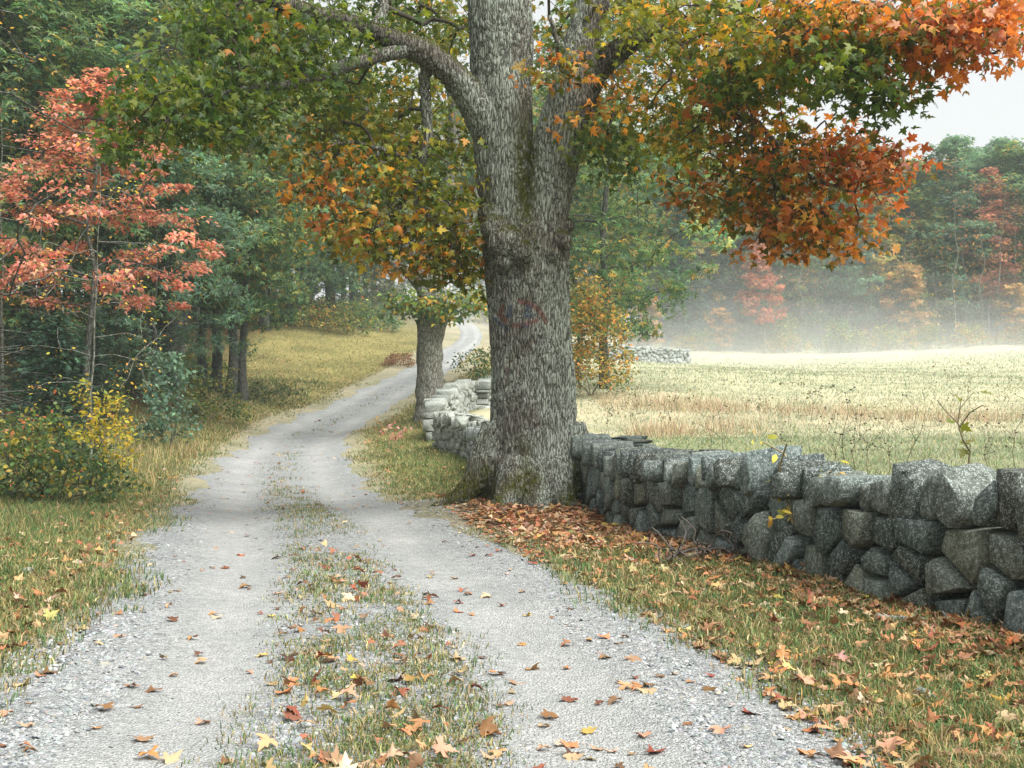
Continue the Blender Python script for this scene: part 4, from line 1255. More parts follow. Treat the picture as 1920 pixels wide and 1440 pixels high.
LANDMARKS = LM_LEFT = [(40, 'the young spruce'), (130, 'the coral red maple\'s crown'), (205, 'the coral red maple\'s trunk'), (325, 'the leftmost thick trunk'), (444, 'the twin trunks'), (520, 'the broad green tree'), (640, 'the tree topping the bank'), (806, 'the second roadside maple'), (990, 'the old maple'), (1190, 'the field corner')]
# --- the mass of the left wood
def left_ok(x, y):
    if y < 33: return False
    if abs(road_dist(np.array([x]), np.array([y]))[0][0]) < 7.0: return False
    lim = -15.0 if y < 56 else -17.0 - (y - 56) * .02
    if y > 100: lim = -3
    return x < lim and x > -0.50 * y - 4
for i, (x, y) in enumerate(dart(-52, -3, 34, 112, 104, 2.6, left_ok)):
    pr = P_big[i % 3] if rng.uniform() < .62 else P_pole[i % 2]
    what = ("tall leafy tree" if pr in P_big else "bare-stemmed tall tree") + (" at the wood's edge" if y < 52 else (" inside the wood" if y < 78 else " deep in the wood"))
    place(pr, "forest_tree", x, y, label_by(x, y, what, ""), "tree", "trees of the wood left of the track", s=rng.uniform(.85, 1.12), tilt=.02)
for i, (x, y) in enumerate(dart(-34, -14, 36, 60, 26, 1.6, left_ok)):
    place(P_bare[i % 2], "thin_tree", x, y, label_by(x, y, "thin bare-limbed tree", ""), "tree", "thin bare trees of the left wood", s=rng.uniform(.7, 1.0), tilt=.04)
# --- wood closing the view behind the hill crest
for i, (x, y) in enumerate(dart(-50, 20, 112, 135, 44, 3.4, lambda x, y: x > -.5 * y and abs(x + 12) > 2.5 or y > 118)):
    place(P_big[i % 3], "forest_tree", x, y, label_by(x, y, ["green", "dark green", "yellowish green"][i % 3] + (" tree" if y < 123 else " rear tree") + " on the hill crest", ""), "tree", "trees on the hill crest", s=rng.uniform(.85, 1.15))
LANDMARKS = [(1108, 'the orange shrub'), (1215, 'the low pale orange shrub'), (1280, 'the far wall\'s end'), (1372, 'the bare white birch'), (1432, 'the pinkish red maple'), (1590, 'the pale tree in the mist'), (1665, 'the tall dark conifer'), (1705, 'the small orange tree'), (1790, 'the birch pair'), (1855, 'the tall salmon red tree'), (1905, 'the orange sapling')]
# --- tree line beyond the field
for i, (px, d, pr, s, lab) in enumerate([
        (1855, 103, P_red[0], 1.15, "tall salmon red tree in the wood beyond the field"),
        (1432, 97, P_red[1], 1.05, "slender pinkish red maple at the misty field edge"),
        (1705, 100, P_org[0], 1.1, "small orange tree at the field edge in front of dark conifers"),
        (1215, 97, P_org[1], .9, "low pale orange shrub just above the far stone wall"),
        (1372, 103, P_bare[0], 1.15, "bare white birch with spreading limbs left of the pinkish red maple"),
        (1790, 99, P_bare[1], 1.1, "bare white birch pair leaning right of the small orange tree"),
        (1812, 101, P_bare[0], 1.0, "slim bare birch directly left of the tall salmon red tree"),
        (1500, 98, P_bare[1], .8, "thin leaning bare tree right of the pinkish red maple"),
        (1350, 98, P_org[1], .8, "tiny orange shrub in the thickest mist at the field edge"),
        (1905, 98, P_org[0], .8, "orange sapling at the field edge by the picture's right border"),
        (1280, 100, P_con[0], .95, "dark conifer behind the end of the far stone wall"),
        (1330, 104, P_con[1], 1.1, "dark green conifer between the far wall and the bare birch"),
        (1225, 104, P_con[1], .9, "small conifer above the far stone wall, left of the darker one"),
        (1665, 104, P_con[2], .9, "tall dark conifer left of the small orange tree"),
        (1740, 106, P_con[0], 1.0, "conifer behind the small orange tree"),
        (1590, 102, P_far[3], .85, "pale bluish green tree standing forward in the mist")]):
    xx = at_px(px, d); placed.append((xx, d))
    place(pr, "field_edge_tree", xx, d, lab, "tree", "trees along the far field edge", s=s, rz=i * 1.1)
FARW = ["green", "yellow green", "yellow", "bluish green"]
for i, (x, y) in enumerate(dart(9, 62, 102, 112, 48, 2.0, lambda x, y: x < .48 * y)):
    kf = [0, 0, 1, 1, 3, 3, 2][int(rng.integers(7))]
    place(P_far[kf], "far_tree", x, y, label_by(x, y, FARW[kf] + (" front" if y < 107 else "") + " tree", " beyond the field"), "tree", "trees of the wood beyond the field", s=rng.uniform(.8, 1.08), tilt=.02)
for i, (x, y) in enumerate(dart(4, 66, 112, 134, 52, 2.6, lambda x, y: x < .5 * y)):
    kf = int(rng.integers(4))
    place(P_far[kf] if i % 3 else P_con[kf % 3], "far_tree", x, y, label_by(x, y, (FARW[kf] if i % 3 else "conifer") + " rear-rank tree", " beyond the field"), "tree", "rear trees of the wood beyond the field", s=rng.uniform(.95, 1.2))
for i, (x, y) in enumerate(dart(10, 52, 99.5, 106, 18, 1.2, lambda x, y: x < .47 * y)):
    place(P_bare[i % 2], "thin_tree", x, y, label_by(x, y, "thin pale trunk", " at the far field edge"), "tree", "thin trunks along the far field edge", s=rng.uniform(.7, 1.05), tilt=.05)
# ------------------------------------------------------------------ ground cover
def fan(n, d0, d1, t0=-.56, t1=.56):
    d = np.exp(rng.uniform(math.log(d0), math.log(d1), n))
    return d * rng.uniform(t0, t1, n), d

def blades(x, y, h, w, col, lean=.5, z=None, winddir=None, far=False):
    n = len(x)
    z = surf(x, y) if z is None else z
    a = rng.uniform(0, 6.283, n)
    side = np.stack([np.cos(a), np.sin(a), 0 * a], 1)
    b = rng.uniform(0, 6.283, n)
    L = np.stack([np.cos(b), np.sin(b), 0 * b], 1) * (lean * rng.uniform(.2, 1.3, n))[:, None]
    if winddir is not None: L = L + np.asarray(winddir) * rng.uniform(.3, 1, n)[:, None]
    P = np.stack([x, y, z - .01], 1)
    h = np.asarray(h)[:, None]; w = np.asarray(w).reshape(-1, 1) * .5
    up = np.array([0, 0, 1.0])
    mid = P + (up * .6 + L * .28) * h
    tip = P + (up * (1 - .35 * np.linalg.norm(L, axis=1, keepdims=True)) + L) * h
    if far:                                             # distant blades: one triangle each
        V = np.stack([P - side * w, P + side * w, tip], 1).reshape(-1, 3)
        F = np.arange(n * 3).reshape(-1, 3)
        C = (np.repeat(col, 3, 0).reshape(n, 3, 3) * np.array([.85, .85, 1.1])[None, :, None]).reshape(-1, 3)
        return V, F, C
    V = np.stack([P - side * w, P + side * w, mid - side * w * .75, mid + side * w * .75, tip], 1).reshape(-1, 3)
    f = np.array([(0, 1, 3), (0, 3, 2), (2, 3, 4)])
    F = (f[None] + (np.arange(n) * 5)[:, None, None]).reshape(-1, 3)
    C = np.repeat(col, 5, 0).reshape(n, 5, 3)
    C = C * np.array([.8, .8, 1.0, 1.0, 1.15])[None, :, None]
    return V, F, C.reshape(-1, 3)

GRN = [(5, (.072, .140, .045)), (3, (.115, .175, .058)), (2, (.24, .22, .08)), (1.2, (.38, .31, .15)), (1, (.07, .12, .04))]
DRYG = [(2, (.16, .15, .05)), (3, (.30, .235, .10)), (2, (.40, .31, .17)), (1, (.10, .12, .04))]
FLD = [(3, (.25, .28, .175)), (3, (.32, .325, .22)), (2, (.39, .36, .255)), (1.4, (.18, .225, .13))]
TAN = [(3, (.41, .31, .19)), (3, (.48, .38, .245)), (2, (.30, .22, .13)), (1, (.24, .20, .10))]

def rz(x, y):
    u, s = road_dist(x, y)
    return u, wall_side(x, y)
# verges and the grassy strip between the wheel tracks
x, y = fan(118000, 3.4, 60, -.60, .66)
u, ws = rz(x, y)
pn = lowfreq(x, y, 1.6, .7) * .5 + lowfreq(x, y, 4.3, 2.2) * .35
au = np.abs(u)
edge = 2.2 + .4 * lowfreq(x, y, .9, 1.3) + .15 * sstep(11, 5, y)
pv = sstep(edge - .5, edge + .55, au + .3 * pn) * (ws < -.02)
strip = sstep(.62, .25, au + .40 * pn - .12 * sstep(12, 7, y)) * sstep(-.30, .25, pn + .12) * (sstep(34, 24, y) * .7 + .3) * .8
woods = ((x < -13.5) & (y > 24))
p = np.clip(pv * np.where(woods, .25, 1) + strip, 0, 1)
p = p * (1 - .8 * np.exp(-(((x - .5) / 1.6) ** 2 + ((y - 15.2) / 1.8) ** 2)))
k = rng.uniform(size=len(x)) < p
tx, ty, tu = x[k], y[k], u[k]
cnt = rng.integers(5, 11, len(tx))
ix = np.repeat(np.arange(len(tx)), cnt); n = len(ix)
tr = .045 * (1 + .05 * ty[ix])
ox, oy = rng.normal(0, 1, n) * tr, rng.normal(0, 1, n) * tr
x, y, u = tx[ix] + ox, ty[ix] + oy, tu[ix]
tdry = rng.uniform(size=len(tx)) < (.15 + .3 * (np.abs(tu) < 1) + .25 * sstep(28, 40, ty) + .45 * np.exp(-((np.abs(tu) - 2.5) / .4) ** 2))
dry = tdry[ix] ^ (rng.uniform(size=n) < .15)
col = np.where(dry[:, None], pick(DRYG, n, .2), pick(GRN, n, .2)) * np.exp(rng.normal(0, .15, len(tx)))[ix][:, None]
th = rng.uniform(.035, .10, len(tx)) * (1 + .8 * sstep(2.6, 6, np.abs(tu)) * (tu < 0)) * (1 + .018 * ty)
h = th[ix] * rng.uniform(.6, 1.3, n)
h = np.where(np.abs(u) < 1, h * .62, h)
wd = np.stack([ox / tr, oy / tr, 0 * ox], 1) * .4
nr_b = y < 12
V, F, C = join([blades(x[m], y[m], h[m], (.0038 if not f else .0048) * (1 + .16 * y[m]), col[m], .7, winddir=wd[m], far=f) for m, f in ((nr_b, False), (~nr_b, True))])
tag(link("grass", mesh_of("verge_grass", V, F, C), M["blade"]), "short green and straw grass on the verges and between the wheel tracks", "grass", kind="stuff")
# field turf
x, y = fan(90000, 10, 92, .0, .56)
u, ws = rz(x, y)
k = (ws > .55) & (np.abs(u) > 4)
x, y = x[k], y[k]; n = len(x)
gr = lowfreq(x, y, .35, .2) + .6 * rng.normal(size=n) + .7 * sstep(30, 22, y)
col = np.where((gr > .55)[:, None], pick(GRN, n, .15) * 1.25 + .03, pick(FLD, n, .15))
V, F, C = blades(x, y, rng.uniform(.05, .12, n) * (1 + .012 * y), .0048 * (1 + .14 * y), col, 1.0, far=True)
tag(link("grass", mesh_of("field_grass", V, F, C), M["blade"]), "pale mown grass of the misty field behind the wall", "grass", kind="stuff")
# tall dry grass across the field
x = rng.uniform(3, 30, 60000); y = rng.uniform(27, 47, 60000)
mid = 37 + 2.0 * np.sin(x * .35) - .10 * (x - 12)
pp = np.exp(-((y - mid) / (1.7 + .8 * np.sin(x * .21 + 1))) ** 2) * (.45 + .55 * sstep(-.4, .4, lowfreq(x, y, .9, 3)))
pp += .9 * np.exp(-(((x - 4.2) / 2.4) ** 2 + ((y - 31) / 2.2) ** 2)) * (lowfreq(x, y, 2.2, 1) > -.3)
k = rng.uniform(size=len(x)) < np.clip(pp, 0, 1) * .95
k &= wall_side(x, y) > .6
x, y = x[k], y[k]; n = len(x)
V, F, C = blades(x, y, rng.uniform(.22, .62, n), np.full(n, .019), pick(TAN, n, .2), .55, far=True)
tag(link("grass", mesh_of("tall_dry_grass", V, F, C), M["blade"]), "band of tall tan dry grass running across the field", "grass", kind="stuff")
# dry grass by the left wood and along the bank
x = rng.uniform(-15, -5.5, 30000); y = rng.uniform(22, 44, 30000)
u, ws = rz(x, y)
pp = .8 * np.exp(-(((x + 10.0) / 1.8) ** 2 + ((y - 31) / 3.5) ** 2)) + .35 * np.exp(-((np.abs(u) - 3.2) / .8) ** 2) * (u < 0)
k = (rng.uniform(size=len(x)) < pp * .6) & (u < -2.3)
x, y = x[k], y[k]; n = len(x)
V, F, C = blades(x, y, rng.uniform(.15, .5, n), np.full(n, .013), pick(DRYG, n, .2) * 1.1, .7)
tag(link("grass", mesh_of("dry_edge_grass", V, F, C), M["blade"]), "straw coloured dry grass in front of the left wood", "grass", kind="stuff")
# turf of the bank and the hill, coarse
x, y = fan(60000, 38, 108, -.30, .03)
u, ws = rz(x, y)
k = (np.abs(u) > 2.3) & (ws < -.1) & (x > -19)
x, y = x[k], y[k]; n = len(x)
BNK = [(3, (.15, .170, .060)), (3, (.235, .205, .085)), (2, (.095, .14, .055)), (1.2, (.32, .20, .11))]
V, F, C = blades(x, y, rng.uniform(.08, .22, n), np.full(n, .035), pick(BNK, n, .2), .9, far=True)
tag(link("grass", mesh_of("bank_grass", V, F, C), M["blade"]), "yellow green turf of the bank rising left of the track", "grass", kind="stuff")

# gravel stones ----------------------------------------------------
x, y = fan(120000, 3.9, 20, -.55, .45)
u, _ = road_dist(x, y)
au = np.abs(u); pn = lowfreq(x, y, 2.1, 4)
outer = 2.6 + .3 * lowfreq(x, y, 1.1, 2) + .2 * sstep(12, 5, y)
p = sstep(outer + .3, outer - .7, au) * (1 - .93 * np.exp(-((au - .98) / .42) ** 4)) * (.6 + .4 * pn) + .30 * (au < 2.2)
k = rng.uniform(size=len(x)) < p
x, y = x[k], y[k]; n = len(x)
OCT = np.array([(1, 0, 0), (0, 1, 0), (-1, 0, 0), (0, -1, 0), (0, 0, 1), (0, 0, -1), ], float)
OCT = np.vstack([[(math.cos(a), math.sin(a), .0) for a in np.linspace(0, 6.283, 6, endpoint=False)], [(math.cos(a + .5) * .55, math.sin(a + .5) * .55, .8) for a in np.linspace(0, 6.283, 3, endpoint=False)]])
OCF = np.array([(0, 1, 6), (1, 2, 6), (2, 7, 6), (2, 3, 7), (3, 4, 7), (4, 8, 7), (4, 5, 8), (5, 0, 8), (0, 6, 8), (6, 7, 8)])
size = np.exp(rng.normal(math.log(.0074), .36, n)) * (1 + .045 * y) * np.where(np.exp(-((au[k] - .98) / .42) ** 4) > .5, .6, 1.0)
sq = np.stack([rng.uniform(.7, 1.3, n), rng.uniform(.6, 1.0, n), rng.uniform(.4, .8, n)], 1)
a = rng.uniform(0, 6.283, n)
R = frames(np.array([0, 0, 1.0]) + rng.normal(0, .25, (n, 3)), np.stack([np.cos(a), np.sin(a), 0 * a], 1)) * sq[:, None, :]
PB = [(4, (.225, .237, .238)), (4, (.165, .177, .18)), (1.6, (.31, .32, .315)), (1.6, (.095, .102, .106)), (.6, (.22, .20, .175))]
TET = np.array([(1, 0, 0), (-.1, .95, 0), (-1, -.1, 0), (.1, -.9, 0), (.1, .05, .62)]); TEF = np.array([(0, 1, 4), (1, 2, 4), (2, 3, 4), (3, 0, 4)])
PP = np.stack([x, y, surf(x, y) + size * .10], 1); PC = pick(PB, n, .09); nb = y < 8.5
V, F, C = join([scatter(OCT, OCF, PP[nb], R[nb], size[nb], PC[nb]), scatter(TET, TEF, PP[~nb], R[~nb], size[~nb], PC[~nb])])
tag(link("gravel", mesh_of("gravel", V, F, C, True), M["pebble"]), "loose grey gravel stones beside and between the wheel tracks", "gravel", kind="stuff")

# fallen leaves ----------------------------------------------------
LP = {
    "orange": [(1, (.38, .185, .08)), (1, (.36, .15, .06))],
    "tan": [(1, (.40, .26, .145)), (1, (.37, .22, .12)), (1, (.45, .33, .215))],
    "brown": [(1, (.15, .072, .036)), (1, (.22, .10, .048))],
    "red": [(1, (.27, .08, .042)), (1, (.24, .07, .042))],
    "yellow": [(1, (.46, .30, .06)), (1, (.49, .35, .12))],
}
LK = list(LP); LWT = np.array([.31, .36, .22, .07, .04])
x, y = fan(80000, 3.6, 70, -.54, .60)
u, ws = rz(x, y); au = np.abs(u)
tree = np.exp(-(((x - .3) / 2.1) ** 2 + ((y - 15.2) / 2.6) ** 2)); foot = np.exp(-((ws + .55) / .6) ** 2) * (y < 20)
right = (u > 2.0) & (ws < -.05) & (y < 20)
p = .016 * (au < 2.3) * sstep(40, 12, y) + .03 * (au < .6) * (y < 14) + .17 * right + 1.0 * tree * (au > 2.0) + .75 * foot
p = p + .11 * (u < -2.2) * (y < 17) + .05 * (u < -2.2) + .30 * ((x < -11.5) & (y > 33)) + .20 * np.exp(-((au - 2.6) / .3) ** 2) * (y > 14) + .28 * ((y > 45) & (u < -2.3)) + .08 * ((au > 2.2) & (ws < 0) & (y > 17) & (u > 0))
p = p + .06 * (au < 2.0) * (y > 18) * (y < 60)
p = np.where(ws > -.03, 0, p)
k = rng.uniform(size=len(x)) < p
x, y = x[k], y[k]
cx = np.concatenate([rng.normal(.25, 1.2, 2300), rng.normal(1.1, .8, 1300)]); cy = np.concatenate([rng.normal(15.1, .95, 2300), rng.normal(13.4, 1.1, 1300)])
t_ = rng.uniform(4.0, 15, 1300); pw = Plan(WALL_A); q_ = np.array([np.concatenate(pw.at(t)) for t in t_]); of_ = np.abs(rng.normal(0, .45, 1300)) + .05
cx = np.concatenate([cx, q_[:, 0] - q_[:, 3] * of_]); cy = np.concatenate([cy, q_[:, 1] + q_[:, 2] * of_])
uu_, ww_ = rz(cx, cy); ok_ = (uu_ > 1.9) & (ww_ < -.05)
x = np.concatenate([x, cx[ok_]]); y = np.concatenate([y, cy[ok_]])
u, ws = rz(x, y); n = len(x)
kind = np.array(LK)[rng.choice(5, n, p=LWT)]
C = np.zeros((n, 3))
for key in LK:
    m = kind == key; C[m] = pick(LP[key], int(m.sum()), .22) * .88
S = rng.uniform(.04, .105, n) * (1 + .01 * y)
ingrass = ((np.abs(u) > 2.2) | (np.abs(u) < .5))
heap = np.exp(-(((x - .3) / 1.8) ** 2 + ((y - 15.2) / 2.2) ** 2))
P = np.stack([x, y, surf(x, y) + np.where(ingrass, rng.uniform(.015, .05, n), rng.uniform(.006, .014, n)) + heap * rng.uniform(0, .05, n)], 1)
nr_ = np.array([0, 0, 1.0]) + rng.normal(0, 1, (n, 3)) * np.where(ingrass, .38, .16)[:, None]
a = rng.uniform(0, 6.283, n)
R = frames(nr_, np.stack([np.cos(a), np.sin(a), 0 * a], 1))
LT, LF = maple_template(.30, .60); LT[:, 2] += .10
LT2, _ = maple_template(-.16, -.55); LT2[:, 2] += .03
px = 960 + x / y * FPX; py = YH + (EYE - P[:, 2]) / y * FPX
seen = (px > 5) & (px < 1915) & (py < 1435)
order = np.argsort(-(S / y) * seen)
single = order[:292]
rest = np.setdiff1d(np.arange(n), single)
hc = rest[y[rest] > 13]; rest = rest[y[rest] <= 13]
ha = rest[::2]; hb = rest[1::2]
V, F, CC = join([scatter(STAR_T * np.array([1.15, 1, 1]), STAR_F, P[hc], R[hc], S[hc], C[hc], .15), scatter(LT, LF, P[ha], R[ha], S[ha], C[ha], .15), scatter(LT2, LF, P[hb], R[hb], S[hb], C[hb], .15)])
tag(link("leaf_litter", mesh_of("leaf_litter", V, F, CC), M["litter"]), "autumn leaves strewn over the verges, drifted at the maple's foot and along the wall", "leaf litter", kind="stuff")
lm = {}
words = {"orange": "orange", "tan": "pale tan", "brown": "brown", "red": "dark red", "yellow": "bright yellow"}
for i in single:
    key = (kind[i], int(rng.integers(3)), int(rng.integers(2)))
    if key not in lm:
        T = [LT, LT2][key[2]].copy()
        T[:, 2] += .05 * np.sin(7 * T[:, 0] + 2 * key[1]) + .04 * np.cos(6 * T[:, 1])
        # a stalk
        st, sf = tube(np.array([(0, -.08, T[0, 2]), (.02, -.35, T[0, 2] + .03), (.08, -.6, T[0, 2] + .02)]), .012, 3)
        sf = np.vstack([sf[:, [0, 1, 2]], sf[:, [0, 2, 3]]])
        c = C[i]
        me = mesh_of("fallen_leaf", np.vstack([T, st]), np.vstack([LF, sf + len(T)]), np.vstack([np.tile(c, (len(T), 1)), np.tile(c * .6, (len(st), 1))]))
        lm[key] = me
    ob = link("fallen_leaf", lm[key], M["litter"])
    ob.matrix_local = Matrix.Translation(Vector(P[i])) @ Matrix(R[i].tolist()).to_4x4() @ Matrix.Scale(float(S[i]), 4)
    if abs(u[i]) < .6: where = "on the grassy strip between the tracks"
    elif u[i] < -2.3: where = "in the grass left of the track"
    elif u[i] > 2.3: where = "in the grass beside the wall" if ws[i] < -.7 else "at the dark wall's foot"
    elif u[i] < 0: where = "on the left wheel track"
    else: where = "on the right wheel track"
    px_w = .5 * (S[i] / y[i]) * FPX
    siz = "large" if px_w > 26 else ("small" if px_w < 17 else "middling")
    far = "at the lower border" if py[i] > 1320 else ("a few steps ahead" if py[i] > 1150 else "well ahead")
    lab = f"{siz} {words[kind[i]]} maple leaf {where}, {far}"
    tag(ob, lab, "leaf", f"{siz} {words[kind[i]]} leaves {where} {far}")
# ------------------------------------------------------------------ second tree by the wall corner
TD2 = 40.0
def MQ(px, py, dd=0.0): return W(px, py, TD2 + dd)
B2 = MQ(806, 785)
st2 = [[((806, 800), 34, 0), ((806, 775), 29, 0), ((806, 740), 26, 0), ((806, 690), 24.5, 0), ((808, 640), 25, 0), ((811, 600), 27, 0), ((812, 560), 24, 0), ((812, 520), 20, 0), ((815, 480), 17, 0), ((830, 420), 15, .2), ((845, 330), 13, .4), ((850, 220), 10, .6), ((840, 100), 8, .8), ((850, -40), 5, 1)],
       [((808, 570), 20, 0), ((790, 520), 15, -.2), ((768, 470), 13, -.4), ((748, 410), 11, -.6), ((725, 330), 9, -.8), ((690, 230), 7, -1), ((670, 120), 5, -1)],
       [((800, 560), 11, 0), ((770, 515), 8, -.3), ((730, 490), 6.5, -.6), ((690, 455), 5, -1), ((640, 440), 3, -1.4)],
       [((815, 540), 14, .2), ((845, 490), 11, .4), ((880, 420), 9, .5), ((900, 330), 8, .6), ((930, 220), 6, .6)]]
q2 = []; sk2 = []; ln2 = []
for st in st2:
    Pp = np.array([MQ(a[0], a[1], dd) for a, _, dd in st]); Rr = np.array([h for _, h, _ in st]) / FPX * TD2
    Cc = catmull(Pp, 6); rr = catmull(np.stack([Rr] * 3, 1), 6)[:, 0]
    Vv, Ff = tube(Cc, rr, 18); q2.append((Vv, Ff, 0 * Vv))
    sk2.append(Cc[len(Cc) // 3::3]); ln2.append(np.linspace(.5, 2, len(sk2[-1])))
Vv, Ff, _ = join(q2)
Vv = Vv + noise3(Vv, 2.5, .10, 3.3) + noise3(Vv * np.array([1, 1, .25]), 9.0, .05, 8.1)
t2 = empty("maple_tree", B2, "second roadside maple with pale lichened trunk, at the wall corner", "tree")
link("trunk", mesh_of("trunk", Vv - B2, Ff, None, True), M["bark2"], t2)
c2 = []
for px, py, d, rx, ry, rd, n in [(760, 330, 40, 140, 110, 2.5, 60), (860, 180, 41, 130, 130, 2.5, 60), (680, 180, 39, 120, 120, 2.5, 50), (640, 430, 38.5, 70, 50, 1.2, 24), (850, 570, 39.5, 70, 26, 1.0, 26), (780, 565, 39.6, 70, 24, 1.0, 22), (880, 460, 41, 60, 90, 1.5, 34), (780, 60, 40, 160, 90, 3, 60), (960, 250, 42, 90, 130, 2, 40), (1040, 200, 43, 90, 120, 2, 30)]:
    q = rand_unit(n) * rng.uniform(.1, 1, (n, 1)) ** .5
    c2 += [W(px + a * rx, py + b * ry, d + c * rd) for a, b, c in q]
c2 = np.array(c2)
par, N, wgt, nr = prim(np.vstack(sk2), np.concatenate(ln2), c2, .4)
Vv, Ff = skeleton_mesh(par, N, wgt, nr, .010, .48, 4, .07, .10)
link("limbs", mesh_of("limbs", Vv - B2, Ff, np.tile(np.array([.16, .16, .14]), (len(Vv), 1))), M["twig"], t2)
Pp, Rr, Ss, ix = leaf_cloud(c2, 26, .75, .20, None)
PY2 = [(3, (.075, .135, .045)), (3, (.13, .18, .045)), (1.6, (.26, .24, .04)), (.9, (.44, .24, .04)), (1, (.06, .115, .06))]
tone = np.exp(rng.normal(0, .2, len(c2)))[ix][:, None]
Vv, Ff, Cc = scatter(STAR_T, STAR_F, Pp - B2, Rr, Ss, np.clip(pick(PY2, len(Pp), .2) * tone, .004, .8))
link("crown", mesh_of("crown", Vv, Ff, Cc), M["far_leaf"], t2)["kind"] = "stuff"

# ------------------------------------------------------------------ bushes and undergrowth
BN = ("stems", "foliage")
def yellow_red(P, m):
    yel = pick([(3, (.50, .36, .04)), (2, (.40, .33, .05)), (1, (.22, .24, .04))], m, .18)
    grn = pick([(3, (.08, .14, .05)), (2, (.13, .18, .06)), (1, (.20, .20, .06))], m, .2)
    red = pick([(1, (.44, .13, .05))], m, .2)
    s = lowfreq(P[:, 0] * 1.0, P[:, 2] * 1.0 + P[:, 1], 3.0) + .35 * rng.normal(size=m)
    w = (s + .9 * np.tanh(P[:, 0] * 1.4 + .2) * (P[:, 2] > .35)) > .15
    c = np.where(w[:, None], yel, grn)
    rr = (P[:, 0] < -.55) & (P[:, 2] > .6) & (rng.uniform(size=m) < .2)
    return np.where(rr[:, None], red, c)
place(make_bush(1.75, 1.4, 105, 17, .105, yellow_red, .26), "autumn_bush", at_px(150, 22), 22, "bushy yellow and green shrub with red tips beside the left verge", "bush", names=BN, rz=0)
place(make_bush(1.3, 1.0, 70, 16, .11, [(2, (.08, .14, .05)), (2, (.15, .19, .06)), (1, (.38, .30, .06)), (.25, (.44, .16, .06))], .26), "autumn_bush", at_px(20, 19), 19, "green shrub with orange leaves at the picture's left border", "bush", names=BN, rz=1)
place(make_bush(.9, 1.3, 80, 20, .10, [(3, (.045, .085, .035)), (2, (.08, .12, .045)), (.6, (.3, .24, .06))], .24), "low_bush", at_px(130, 20), 19.5, "low dark green brambles under the yellow shrub", "bush", names=BN, rz=2)
place(make_bush(2.6, .9, 70, 20, .15, [(3, (.10, .17, .12)), (2, (.15, .22, .15)), (1, (.06, .12, .08))], .3), "green_shrub", at_px(315, 33), 33, "pale bluish green young shrub at the wood's edge by the dry grass", "bush", names=BN, rz=2)
place(make_bush(1.9, 1.6, 80, 22, .14, [(3, (.05, .085, .03)), (2, (.13, .14, .035)), (1, (.24, .2, .04))], .32), "yellow_green_shrub", at_px(385, 42), 42, "yellow green shrub around the feet of the big trunks", "bush", names=BN, rz=.3)
place(make_bush(.9, 1.9, 60, 20, .12, [(3, (.05, .075, .03)), (2, (.12, .12, .05))], .3), "low_bush", at_px(495, 51), 51, "low dark brush right of the twin trunks", "bush", names=BN, rz=.3)
place(make_bush(.75, 1.3, 50, 26, .11, [(3, (.17, .085, .05)), (2, (.24, .12, .075))], .28), "russet_bush", at_px(752, 68), 68, "low russet brown bush on the bank left of the second trunk", "bush", names=BN, rz=.6)
place(make_bush(2.3, 1.2, 70, 16, .12, [(3, (.05, .10, .04)), (2, (.09, .14, .05)), (.8, (.3, .2, .05))], .3, up=.2), "green_shrub", at_px(893, 45), 45.5, "green shrub growing over the wall between the two maples", "bush", names=BN, rz=.6)
place(make_bush(4.0, 1.8, 150, 34, .15, [(2.2, (.40, .23, .05)), (2, (.28, .22, .045)), (3.2, (.085, .13, .045)), (.7, (.42, .17, .045))], .45), "orange_shrub", at_px(1108, 44), 44, "tall orange and green shrub by the field, right of the old maple's trunk", "bush", names=BN, rz=.2)
PS = make_conifer(3.6, 1.35, [(3, (.022, .055, .032)), (3, (.035, .08, .045)), (1, (.06, .11, .06))], .06, dens=1.6, needle=.19)
place(PS, "young_spruce", at_px(110, 27), 27, "young dark green spruce behind the yellow shrub", "tree", s=1.0)
for i, (px, d, s) in enumerate([(60, 33, 1.0), (170, 38, .9)]):
    place(PS, "young_spruce", at_px(px, d), d, ["spruce half hidden behind the young one at the left border", "small spruce in the shade under the red maple"][i], "tree", s=s, dz=-.1)
YB = make_tree(7.5, 1.2, 1.7, 70, 5, .4, .085, [(3, (.52, .36, .06)), (1, (.45, .22, .05))], .035, bark="bark2", bare=4, lean=.07, tmpl="ovate")
place(YB, "birch_sapling", at_px(168, 26.5), 26.5, "slim white sapling with a few yellow leaves before the wood", "tree", rz=2.2)
BB = make_tree(9, 2.2, 3.4, 110, 2, .4, .10, [(3, (.50, .32, .06)), (1, (.45, .18, .05))], .06, bark="bark_dark", bare=24, lean=.05, tmpl="ovate", alpha=.25)
place(BB, "bare_tree", at_px(-40, 28), 28, "nearly bare tree stretching pale branches in at the upper left", "tree", rz=.5, s=1.25)
place(BB, "bare_tree", at_px(255, 44), 44, "twiggy bare tree with a few orange leaves high above the red maple", "tree", rz=2.5, s=1.9)
